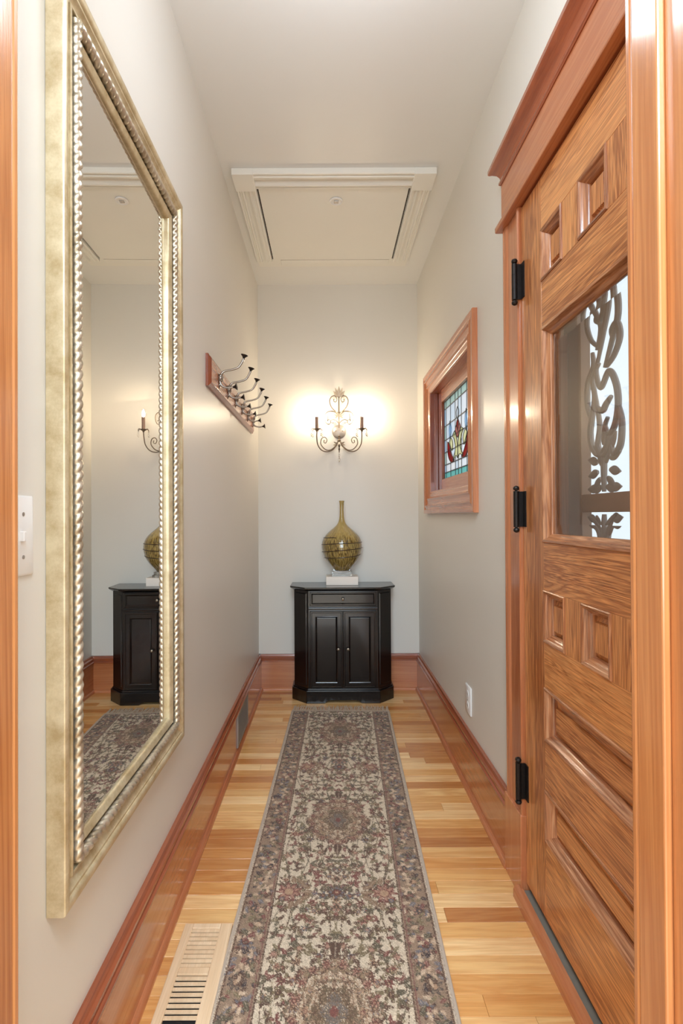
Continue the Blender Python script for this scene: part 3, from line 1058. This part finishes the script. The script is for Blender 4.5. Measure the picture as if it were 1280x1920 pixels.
MB().lathe([(.047, .001), (.048, .010), (.044, .016), (.034, .022), (.030, .0225), (.018, .028), (.0001, .030)], (0, 0, 0), n=32, ax='y', flip=-1).build('back_plate', PLATESILVER, sc, smooth=True)
for (dx, dz) in ((-.022, .004), (.0, .004), (.024, .004)):
    MB().lathe([(.0035, .022), (.0035, .028), (.0001, .0305)], (dx, 0, dz), n=10, ax='y', flip=-1).build('screw', SILVER, sc, smooth=True)
# stem
MB().tube([L3(0, .025, -.02), L3(0, .10, -.026), L3(0, .17, -.028), L3(0, .24, -.028)], [.006, .0048, .0045, .005], 10).build('stem', SILVER, sc, smooth=True)
MB().lathe([(.0001, -.062), (.008, -.058), (.011, -.050), (.007, -.044), (.005, -.030), (.009, -.022), (.006, -.015), (.0001, -.013)], (0, -.028, -.012), n=14).build('stem_collar', SILVER, sc, smooth=True)


def flat_leaf(base, ang, ln, wd, ycurve, name='leaf', parent=sc, mat=LEAFSILVER):
    """leaf in the x-z plane curling towards the viewer"""
    ca, sa = math.cos(R(ang)), math.sin(R(ang))
    rings = []
    for i in range(9):
        t = i / 8
        wv = wd * (max(0.04, math.sin(math.pi * (0.06 + 0.9 * t)))) * (1 - .25 * abs(math.sin(3 * math.pi * t)))
        yy = base[1] - ycurve * t * t
        c = (base[0] + ln * t * ca, base[2] + ln * t * sa)
        ring = []
        for k in range(8):
            a = 2 * math.pi * k / 8
            o = wv * math.cos(a)
            ring.append((c[0] - o * sa, yy + .0016 * math.sin(a) - .10 * abs(o), c[1] + o * ca))
        rings.append(ring)
    return MB().loft(rings).build(name, mat, parent, smooth=True, angle=60)


for ang, ln, wd in ((90, .074, .011), (112, .068, .010), (68, .068, .010), (133, .058, .010), (47, .058, .010)):
    flat_leaf((0, -.028, .232), ang, ln, wd, .022)
for s in (-1, 1):
    for ang, ln in ((60, .045), (25, .04), (-35, .03)):
        flat_leaf((s * .004, -.03, .105), 90 - s * (90 - ang), ln, .008, .018)
    for ang, ln in ((-20, .034), (-55, .034), (20, .03)):
        flat_leaf((s * .010, -.034, -.085), 90 - s * (90 - ang), ln, .007, .016)

scrolls = {
    'inner_scroll': ([(.010, -.075), (.022, -.098), (.059, -.128), (.095, -.125), (.125, -.090), (.121, -.053), (.099, -.042), (.084, -.060), (.092, -.082), (.105, -.078), (.103, -.066)], -.030, -.055, .0026),
    'middle_scroll': ([(.006, .118), (.030, .136), (.062, .140), (.090, .125), (.099, .095), (.090, .060), (.070, .048), (.058, .064), (.068, .082), (.078, .074)], -.028, -.040, .0024),
    'upper_scroll': ([(.003, .128), (.034, .148), (.057, .178), (.064, .213), (.050, .240), (.028, .244), (.014, .224), (.020, .204), (.034, .206), (.035, .220)], -.028, -.038, .0026),
    'curl': ([(.004, .060), (.020, .075), (.040, .082), (.056, .074), (.054, .060), (.042, .058)], -.026, -.034, .0019),
}
for s in (-1, 1):
    for nm, (pts, y0_, y1_, r_) in scrolls.items():
        P = spline([(p[0], p[1], 0) for p in pts], 7)
        m = len(P)
        o = MB().tube([L3(s * p[0], p[1], y0_ + (y1_ - y0_) * j / (m - 1)) for j, p in enumerate(P)], [1.35 * r_ * (1.1 - .45 * j / m) for j in range(m)], 8).build('scroll', SILVER, sc, smooth=True)
        e = P[-1]
        mb = MB()
        mb.lathe([(.0001, -.004), (.0034, -.002), (.0042, 0), (.0034, .002), (.0001, .004)], (s * e[0], y1_, e[1]), n=10)
        mb.build('scroll_bead', SILVER, o, smooth=True)
    # main arm with cup, candle and bulb
    ap = spline([(.008, -.062), (.020, -.096), (.048, -.131), (.088, -.144), (.124, -.132), (.147, -.096), (.152, -.050), (.151, -.020)], 7)
    m = len(ap)
    ay = lambda j: -.030 - .088 * j / (m - 1)
    arm = MB().tube([L3(s * p[0], p[1], ay(j)) for j, p in enumerate(ap)], .0036, 10).build('arm', SILVER, sc, smooth=True)
    cx, cy = s * .151, -.118
    MB().lathe([(.0001, -.024), (.005, -.022), (.006, -.016), (.010, -.010), (.019, -.004), (.021, .000), (.018, .000), (.010, -.004), (.0001, -.004)], (cx, cy, .004), n=22).build('drip_cup', SILVER, arm, smooth=True)
    for k in range(6):
        a = 2 * math.pi * k / 6 + .3
        P = [(cx + math.cos(a) * r1, cy + math.sin(a) * r1, z1) for r1, z1 in ((.012, -.004), (.024, .004), (.034, .002), (.038, -.010))]
        MB().tube(spline(P, 4), [.0022] * 13, 6).build('cup_leaf', SILVER, arm, smooth=True)
        if k in (0, 2, 3, 5):
            e = P[-1]
            mb = MB()
            mb.lathe([(.0001, -.006), (.0035, -.003), (.0035, .001), (.0001, .004)], (e[0], e[1], e[2] - .008), n=8)
            mb.lathe([(.0001, -.017), (.0045, -.009), (.0055, -.003), (.0025, .004), (.0001, .008)], (e[0], e[1], e[2] - .024), n=8)
            mb.build('crystal_drop', CRYSTAL, arm)
    MB().lathe([(.0001, .0), (.0112, .0), (.0112, .06), (.0118, .066), (.0112, .078), (.0085, .080), (.0001, .080)], (cx, cy, .006), n=20).build('candle_sleeve', WAX, arm, smooth=True)
    # bulb: glass flame that gives the light
    bm_, bnt, bb = new_mat('bulb_glow')
    bb.inputs['Base Color'].default_value = (1, .93, .8, 1)
    bb.inputs['Emission Color'].default_value = (1.0, .82, .58, 1)
    bb.inputs['Emission Strength'].default_value = BULB * 40
    MB().lathe([(.005, 0), (.0085, .008), (.0105, .018), (.009, .028), (.005, .038), (.0018, .046), (.0001, .049)], (cx, cy, .0865), n=14).build('bulb', bm_, arm, smooth=True)
# tail finial with crystals
mb = MB()
mb.lathe([(.0001, 0), (.004, -.002), (.009, -.012), (.005, -.022), (.0035, -.030), (.007, -.038), (.0035, -.046), (.0025, -.06), (.0001, -.062)], (0, -.030, -.085), n=14)
fin = mb.build('tail_finial', SILVER, sc, smooth=True)
mb = MB()
mb.lathe([(.0001, -.012), (.0055, -.004), (.0065, .002), (.003, .010), (.0001, .012)], (0, -.030, -.165), n=8)
mb.lathe([(.0001, -.020), (.0075, -.008), (.0075, .002), (.002, .014), (.0001, .016)], (0, -.030, -.192), n=8)
mb.build('crystal_drop', CRYSTAL, fin)

# ================================================================== CABINET
cb = empty('hall_cabinet', (.088, 0, 0))
tag(cb, 'black canted corner hall cabinet with one drawer over two doors', 'cabinet')
YF, YC, YB = 3.292, 3.377, 3.500


def octo(hf, hb_, yf, yc, yb):
    return [(-hf, yf), (hf, yf), (hb_, yc), (hb_, yb), (-hb_, yb), (-hb_, yc)]


flat = lambda a, b, h: (a, b, h)
MB().prism(octo(.224, .318, YF, YC, YB), flat, .085, .722).build('carcass', BLACKL, cb, bevel=.002)
tp = [(.716, .000), (.720, .006), (.724, .012), (.727, .018), (.733, .022), (.739, .022), (.7415, .019)]
MB().loft([[(x_, y_, z_) for x_, y_ in octo(.224 + g * .9, .322 + g, YF - g, YC - g * .4, 3.550)] for z_, g in tp]).build('cabinet_top', BLACKL, cb, smooth=True, angle=30)
# base: front board with a cut-out foot line, two canted boards, two returns
bf = [(-.236, 0), (-.118, 0), (-.112, .006), (-.100, .016), (-.085, .020), (.085, .020), (.100, .016), (.112, .006), (.118, 0), (.236, 0), (.236, .080), (-.236, .080)]
base = MB()
base.prism(bf, lambda a, b, h: (a, h, b), YF - .014, YF)
for s in (-1, 1):
    q = [(s * .236, YF - .014), (s * .333, YC - .006), (s * .326, YC), (s * .231, YF)]
    base.prism(q if s > 0 else q[::-1], flat, 0, .080)
    base.box(s * .318, s * .333, YC - .004, YB, 0, .080)
base.prism(octo(.229, .325, YF - .005, YC, YB), flat, .078, .090)
base.build('cabinet_base', BLACKL, cb, bevel=.0025)


def flat_frame(x0, x1, z0, z1, yf, depth, nm, parent, rail, lip=.004):
    """frame-and-panel front: frame, sunk panel with sloped reveal"""
    fn = lambda a, b, h: (a, yf - h, b)
    prof = [(0, 0), (0, depth - .003), (.004, depth), (.010, depth), (.013, depth - .003), (rail - .011, depth - .003), (rail - .009, depth - .002), (rail - .007, depth - .003), (rail, .002), (rail, 0)]
    vs = MB()
    for r0, r1 in ():
        pass
    a0, a1, b0, b1 = x0, x1, z0, z1
    for s in 'btlr':
        if s == 'b':
            r0 = [fn(a0 + t, b0 + t, h) for t, h in prof]; r1 = [fn(a1 - t, b0 + t, h) for t, h in prof]
        elif s == 't':
            r0 = [fn(a0 + t, b1 - t, h) for t, h in prof]; r1 = [fn(a1 - t, b1 - t, h) for t, h in prof]
        elif s == 'l':
            r0 = [fn(a0 + t, b0 + t, h) for t, h in prof]; r1 = [fn(a0 + t, b1 - t, h) for t, h in prof]
        else:
            r0 = [fn(a1 - t, b0 + t, h) for t, h in prof]; r1 = [fn(a1 - t, b1 - t, h) for t, h in prof]
        vs.loft([r0, r1])
    return vs.build(nm, BLACKL, parent, smooth=True, angle=25)


def knob(x, y, z, parent):
    return MB().lathe([(.004, 0), (.004, .008), (.0075, .012), (.0095, .017), (.0085, .021), (.005, .0235), (.0001, .0245)], (x, y, z), n=16, ax='y', flip=-1).build('knob', KNOB, parent, smooth=True)


dw = flat_frame(-.212, .212, .622, .712, YF, .012, 'drawer', cb, .020)
box('drawer_panel', BLACKL, dw, -.1935, .1935, YF - .004, YF + .001, .6405, .6935)
knob(0, YF - .004, .667, dw)
box('waist_fillet', BLACKL, cb, -.224, .224, YF - .016, YF, .600, .612, bevel=.004)
for s in (-1, 1):
    x0, x1 = (-.212, -.0012) if s < 0 else (.0012, .212)
    d = flat_frame(x0, x1, .096, .590, YF, .014, 'door', cb, .045)
    fn = lambda a, b, h: (a, YF - h, b)
    r_ = lambda q, h: [fn(x0 + .045 + q, .141 + q, h), fn(x1 - .045 - q, .141 + q, h), fn(x1 - .045 - q, .545 - q, h), fn(x0 + .045 + q, .545 - q, h)]
    MB().loft([r_(-.001, .0003), r_(-.001, .0018), r_(.002, .0024)]).build('door_panel', BLACKL, d)
    knob(s * .031, YF - .012, .349, d)
for s in (-1, 1):
    # raised panels on the canted corners
    p0, p1 = Vector((s * .224, YF, 0)), Vector((s * .318, YC, 0))
    t = (p1 - p0).normalized()
    nrm = Vector((s * -t.y if False else (t.y * s), -abs(t.x), 0)).normalized()
    e0, e1 = p0 + t * .014, p1 - t * .014
    mb = MB()
    r0 = [e0 + Vector((0, 0, .11)), e1 + Vector((0, 0, .11)), e1 + Vector((0, 0, .70)), e0 + Vector((0, 0, .70))]
    r1 = [v + nrm * .004 for v in (e0 + t * .004 + Vector((0, 0, .114)), e1 - t * .004 + Vector((0, 0, .114)), e1 - t * .004 + Vector((0, 0, .696)), e0 + t * .004 + Vector((0, 0, .696)))]
    mb.loft([r0, r1])
    mb.build('corner_panel', BLACKL, cb)

# ================================================================== PEDESTAL BLOCK, VASE
TOPZ = .7416
bk = box('display_block', BLOCKM, None, -.019, .192, 3.375, 3.510, TOPZ, TOPZ + .056, bevel=.002)
tag(bk, 'white rectangular block on the cabinet top under the vase', 'block')
VX, VY = .0875, 3.440
VZ = TOPZ + .0565
va = empty('glass_vase', (VX, VY, VZ))
tag(va, 'olive gold glass bottle vase with a long neck and thread winding', 'vase')
ab = MB().box(-.069, .069, -.05, .05, 0, .017).build('acrylic_base', ACRYL, va, bevel=.0015)
MB().box(-.060, .060, -.045, .045, .0172, .036).build('upper_tier', ACRYL, ab, bevel=.0015)
vm, vnt, vb = new_mat('threaded_glass')
L = vnt.links
tc = nd(vnt, 'ShaderNodeTexCoord')
sep = nd(vnt, 'ShaderNodeSeparateXYZ')
L.new(tc.outputs['Object'], sep.inputs[0])
at = nd(vnt, 'ShaderNodeMath', operation='ARCTAN2')
L.new(sep.outputs[1], at.inputs[0])
L.new(sep.outputs[0], at.inputs[1])
cmb = nd(vnt, 'ShaderNodeCombineXYZ')
ms = nd(vnt, 'ShaderNodeMath', operation='MULTIPLY')
ms.inputs[1].default_value = 17.0
L.new(at.outputs[0], ms.inputs[0])
mz = nd(vnt, 'ShaderNodeMath', operation='MULTIPLY')
mz.inputs[1].default_value = 15.0
L.new(sep.outputs[2], mz.inputs[0])
L.new(ms.outputs[0], cmb.inputs[0])
L.new(mz.outputs[0], cmb.inputs[1])
nz = nd(vnt, 'ShaderNodeTexNoise')
nz.inputs['Scale'].default_value = 1.6
nz.inputs['Detail'].default_value = 4
nz.inputs['Distortion'].default_value = 1.2
L.new(cmb.outputs[0], nz.inputs['Vector'])
cr = nd(vnt, 'ShaderNodeValToRGB')
cr.color_ramp.elements[0].position = .38
cr.color_ramp.elements[0].color = rgba((74, 54, 24))
cr.color_ramp.elements[1].position = .58
cr.color_ramp.elements[1].color = rgba((182, 158, 92))
e = cr.color_ramp.elements.new(.47)
e.color = rgba((132, 106, 52))
# plain above the shoulder, dense below
mr = nd(vnt, 'ShaderNodeMapRange')
mr.inputs['From Min'].default_value = .24
mr.inputs['From Max'].default_value = .33
mr.inputs['To Min'].default_value = 0.0
mr.inputs['To Max'].default_value = 0.16
L.new(sep.outputs[2], mr.inputs['Value'])
ad = nd(vnt, 'ShaderNodeMath', operation='ADD')
L.new(nz.outputs['Fac'], ad.inputs[0])
L.new(mr.outputs[0], ad.inputs[1])
L.new(ad.outputs[0], cr.inputs[0])
L.new(cr.outputs[0], vb.inputs['Base Color'])
vb.inputs['Roughness'].default_value = .12
vb.inputs['Transmission Weight'].default_value = .22
vb.inputs['Coat Weight'].default_value = .8
vb.inputs['Coat Roughness'].default_value = .03
VP = [(.0001, .0365), (.044, .0365), (.052, .040), (.066, .056), (.090, .082), (.112, .112), (.127, .145), (.1345, .178), (.136, .200), (.133, .225), (.124, .250), (.108, .274), (.086, .296), (.062, .316), (.042, .333), (.028, .350), (.020, .370), (.0155, .395), (.0135, .430), (.0135, .460), (.0150, .485), (.0178, .500), (.0178, .502), (.0145, .500), (.010, .47), (.009, .42), (.0001, .41)]
VPs = [tuple(p)[:2] for p in spline([(r, z, 0) for r, z in VP[2:23]], 4)]
body = MB().lathe(VP[:2] + VPs + VP[23:], (0, 0, 0), n=48).build('vase_body', vm, va, smooth=True, angle=60)
THREAD = plain('vase_thread', (58, 40, 24), rough=.3)


def vr(z):
    for (r0, z0), (r1, z1) in zip(VPs, VPs[1:]):
        if z0 <= z <= z1 and z1 > z0:
            return r0 + (r1 - r0) * (z - z0) / (z1 - z0)
    return .05


pts, rr2 = [], []
N = 300
for i in range(N):
    t = i / (N - 1)
    z = .105 + (.258 - .105) * t + .004 * math.sin(9 * t * math.pi)
    a = 2 * math.pi * 3.6 * t + .6
    r_ = vr(z) + .0006
    pts.append((r_ * math.cos(a), r_ * math.sin(a), z))
MB().tube(pts, .0026, 6).build('thread_winding', THREAD, va, smooth=True)

# ================================================================== RUNNER RUG
ang = 0.0311
RL, RH = 2.16, .297
rug = empty('runner_rug', (.0655, 3.139, 0))
rug.rotation_euler = (0, 0, -ang)
tag(rug, 'long fringed floral runner rug in cream and brown on the maple floor', 'rug')


def rug_image(nx, ny):
    """paint the woven design: u across (mirrored), v along; returns linear rgb"""
    g = np.random.default_rng(3)
    hx = nx // 2
    cell = RH / hx
    U = (np.arange(hx) + .5) * cell                     # distance from the centre line
    V = (np.arange(ny) + .5) * (RL / ny)
    uu, vv = np.meshgrid(U, V)
    S = lambda *c: np.array(c, dtype=float)
    cream, brown, olive, maroon, tan, slate, rose = S(192, 173, 149), S(92, 70, 58), S(118, 102, 78), S(116, 74, 66), S(164, 132, 106), S(112, 104, 104), S(160, 122, 104)
    dkgreen = S(94, 84, 68)
    im = np.zeros((ny, hx, 3))
    im[:] = cream
    fld = .192

    def stamp(u0, v0, rad, fn):
        i0, i1 = max(0, int((v0 - rad) / (RL / ny))), min(ny, int((v0 + rad) / (RL / ny)) + 2)
        j0, j1 = max(0, int((u0 - rad) / cell)), min(hx, int((u0 + rad) / cell) + 2)
        if i0 >= i1 or j0 >= j1:
            return
        du, dv = uu[i0:i1, j0:j1] - u0, vv[i0:i1, j0:j1] - v0
        fn(im[i0:i1, j0:j1], du, dv)

    def flower(u0, v0, r, petal, centre, outline, n=7, ph=0.0):
        def fn(a, du, dv):
            rho = np.hypot(du, dv)
            phi = np.arctan2(dv, du)
            b = r * (.74 + .26 * np.cos(n * phi + ph))
            a[rho < b] = outline
            a[rho < b * .80] = petal
            vein = (rho < b * .8) & (np.abs(np.sin(n * phi / 2 + ph / 2)) > .93)
            a[vein] = outline * .6 + petal * .4
            a[rho < r * .42] = outline
            a[rho < r * .34] = centre
            a[rho < r * .14] = tan
        stamp(u0, v0, r * 1.05, fn)

    def leaf(u0, v0, ln, wd, th, col):
        ca, sa = math.cos(th), math.sin(th)

        def fn(a, du, dv):
            p, q = du * ca + dv * sa, -du * sa + dv * ca
            e = (p / ln) ** 2 + (q / (wd * (1.15 - .5 * p / ln))) ** 2
            a[e < 1] = col
            a[(e < .7) & (np.abs(q) < wd * .16)] = col * .5 + cream * .5
        stamp(u0, v0, ln * 1.1, fn)

    def vine(pts, w_, col):
        for (a, b) in pts:
            stamp(a, b, w_, lambda arr, du, dv: arr.__setitem__(np.hypot(du, dv) < w_, col))

    # scrolling vines
    for k in range(9):
        ph, amp, u0 = g.uniform(0, 6), g.uniform(.02, .045), .012 + .021 * k
        vs_ = np.arange(0, RL, .0022)
        us_ = np.abs(u0 + amp * np.sin(vs_ * g.uniform(9, 16) + ph) * .8)
        vine([(a, b) for a, b in zip(us_, vs_) if a < fld], .0016, [olive, brown, dkgreen][k % 3])
    # sprigs and blossoms on a jittered lattice
    def sprinkle(seed_pts, scale=1.0):
        for (a, b) in seed_pts:
            kind = g.random()
            if kind < .42:
                r = g.uniform(.013, .024) * scale
                flower(a, b, r, [tan, rose, olive, maroon, slate][g.integers(5)], [maroon, brown, slate, rose][g.integers(4)], [brown, brown, dkgreen, maroon][g.integers(4)], int(g.integers(5, 9)), g.uniform(0, 6))
                for q in range(int(g.integers(2, 5))):
                    t = g.uniform(0, 6.28)
                    leaf(a + math.cos(t) * r * 1.35, b + math.sin(t) * r * 1.35, r * .62, r * .24, t + g.uniform(-.5, .5), [brown, olive, dkgreen][g.integers(3)])
            else:
                t0 = g.uniform(0, 6.28)
                for q in range(int(g.integers(3, 6))):
                    t = t0 + q * 1.2 + g.uniform(-.3, .3)
                    ln = g.uniform(.008, .015) * scale
                    leaf(a + math.cos(t) * ln * 1.1, b + math.sin(t) * ln * 1.1, ln, ln * .38, t, [brown, olive, dkgreen, maroon, brown][g.integers(5)])
    pts_ = []
    b = .02
    while b < RL - .01:
        for a in np.arange(.0, fld, .033):
            pts_.append((min(fld - .012, max(0, a + g.uniform(-.012, .012))), b + g.uniform(-.012, .012)))
        b += .034
    sprinkle(pts_, .88)
    # medallions along the middle
    for v0 in (.30, 1.125, 1.90):
        def med(arr, du, dv):
            rho = np.hypot(du / .125, dv / .165)
            phi = np.arctan2(dv / .165, du / .125)
            edge = .86 + .10 * np.cos(8 * phi) + .04 * np.cos(16 * phi)
            msk = (rho < edge) & (g.random(rho.shape) < .62)
            arr[msk] = arr[msk] * .25 + (tan * .92) * .75
            ring = (np.abs(rho - edge) < .04) & (g.random(rho.shape) < .45)
            arr[ring] = brown
            r2 = rho < .42 + .06 * np.cos(6 * phi)
            m2 = r2 & (g.random(rho.shape) < .7)
            arr[m2] = olive * .55 + brown * .45
            r3 = rho < .24 + .05 * np.cos(5 * phi)
            arr[r3 & (g.random(rho.shape) < .6)] = S(110, 98, 90)
            arr[(rho < .08)] = maroon
            for rr_ in (.32, .56, .72):
                q = (np.abs(rho - rr_ - .04 * np.cos(8 * phi)) < .022) & (g.random(rho.shape) < .45)
                arr[q] = brown
        stamp(0.0, v0, .19, med)
        for t in np.linspace(-1.35, 1.35, 8):
            flower(.10 * math.cos(t), v0 + .135 * math.sin(t), .017, rose, maroon, brown, 6, t)
        leaf(0, v0 + .175, .03, .012, 1.57, brown)
        leaf(0, v0 - .175, .03, .012, 1.57, brown)
    for v0 in (.70, 1.51):
        flower(0, v0, .032, slate, maroon, brown, 8)
        flower(0, v0 - .06, .022, rose, brown, dkgreen, 6)
        flower(0, v0 + .06, .022, rose, brown, dkgreen, 6)
        flower(.15, v0, .042, rose, tan, maroon, 9)
        for t in np.linspace(-1.4, 1.4, 7):
            leaf(.15 + .056 * math.cos(t + 3.14), v0 + .056 * math.sin(t), .018, .007, t, tan * .8)
    # border
    bz = (uu > fld) & (uu < RH - .012)
    gr = np.zeros_like(im)
    gr[:] = S(140, 116, 96)
    im[bz] = gr[bz]
    bc = (fld + RH - .012) / 2
    b = .03
    i = 0
    while b < RL:
        flower(bc + (.012 if i % 2 else -.012), b, .026, [slate, rose, S(120, 104, 88)][i % 3], [maroon, S(92, 80, 74), tan][i % 3], [brown, S(78, 66, 62)][i % 2], 7 + i % 2, i)
        for q in range(20):
            leaf(g.uniform(fld + .010, RH - .020), b + g.uniform(-.035, .035), g.uniform(.007, .013), g.uniform(.003, .0055), g.uniform(0, 6.28), [brown, dkgreen, olive, maroon, slate, S(72, 60, 58), S(176, 148, 122), S(184, 158, 132)][g.integers(8)])
        b += .062
        i += 1
    for (u0, w_, c) in ((fld + .002, .0022, brown), (fld + .010, .0014, S(120, 84, 74)), (RH - .016, .0022, brown)):
        im[np.abs(uu - u0) < w_] = c
    im[uu > RH - .010] = S(176, 158, 140)
    im[(vv < .012)] = S(170, 150, 130)
    full = np.concatenate([im[:, ::-1], im], axis=1)
    # weave: swap with close neighbours, shade variation per knot
    ii, jj = np.meshgrid(np.arange(ny), np.arange(nx), indexing='ij')
    sh = g.random((ny, nx)) < .34
    di = np.clip(ii + g.integers(-2, 3, (ny, nx)) * sh, 0, ny - 1)
    dj = np.clip(jj + g.integers(-2, 3, (ny, nx)) * sh, 0, nx - 1)
    full = full[di, dj]
    full *= (1 + g.normal(0, .075, (ny, nx, 1)))
    full = np.clip(full, 0, 255) / 255
    return np.where(full <= .04045, full / 12.92, ((full + .055) / 1.055) ** 2.4)


NX, NY = 300, 1080
rgb = rug_image(NX, NY)
xs = np.linspace(-RH, RH, NX)
ys = -np.linspace(0, RL, NY)
gx, gyv = np.meshgrid(xs, ys)
gzv = np.full_like(gx, .0078) + np.random.default_rng(1).normal(0, .00022, gx.shape)
edge = (np.abs(gx) > RH - .006)
gzv[edge] -= .0015
top = np.stack([gx, gyv, gzv], -1).reshape(-1, 3)
me = bpy.data.meshes.new('pile')
idx = np.arange(NX * NY).reshape(NY, NX)
quads = np.stack([idx[:-1, :-1], idx[1:, :-1], idx[1:, 1:], idx[:-1, 1:]], -1).reshape(-1, 4)
me.vertices.add(len(top))
me.vertices.foreach_set('co', top.astype(np.float32).ravel())
me.loops.add(quads.size)
me.loops.foreach_set('vertex_index', quads.astype(np.int32).ravel())
me.polygons.add(len(quads))
me.polygons.foreach_set('loop_start', (np.arange(len(quads)) * 4).astype(np.int32))
me.update(calc_edges=True)
ca = me.color_attributes.new('weave', 'FLOAT_COLOR', 'POINT')
ca.data.foreach_set('color', np.concatenate([rgb.reshape(-1, 3), np.ones((NX * NY, 1))], 1).astype(np.float32).ravel())
rm, rnt, rb = new_mat('woven_pile')
vc = nd(rnt, 'ShaderNodeVertexColor', layer_name='weave')
rnt.links.new(vc.outputs['Color'], rb.inputs['Base Color'])
rb.inputs['Roughness'].default_value = .95
rb.inputs['Specular IOR Level'].default_value = .1
rb.inputs['Sheen Weight'].default_value = .15
me.materials.append(rm)
me.shade_smooth()
pile = bpy.data.objects.new('pile', me)
COL.objects.link(pile)
pile.parent = rug
BACKM = plain('rug_binding', (178, 160, 142), rough=.95, bump=.4, bscale=500)
MB().box(-RH + .002, RH - .002, -RL, -.001, .0006, .0062).build('backing', BACKM, rug)
for s in (-1, 1):
    pts = [(s * (RH - .001), -RL * i / 60, .0045) for i in range(61)]
    MB().tube(pts, .0042, 8).build('binding', BACKM, rug, smooth=True)
fg = MB()
rf = random.Random(2)
for i in range(150):
    x = -RH + (2 * RH) * (i + .5) / 150
    ln = rf.uniform(.075, .105)
    dx = rf.uniform(-.012, .012)
    fg.tube([(x, -.003, .006), (x + dx * .3, ln * .35, rf.uniform(.003, .006)), (x + dx * .8, ln * .75, .0028), (x + dx * 1.4, ln, .0024)], [.0021, .0021, .0019, .0012], 5)
f_ = fg.build('fringe', plain('fringe_yarn', (196, 176, 154), rough=.95), rug, smooth=True)
f_['kind'] = 'stuff'
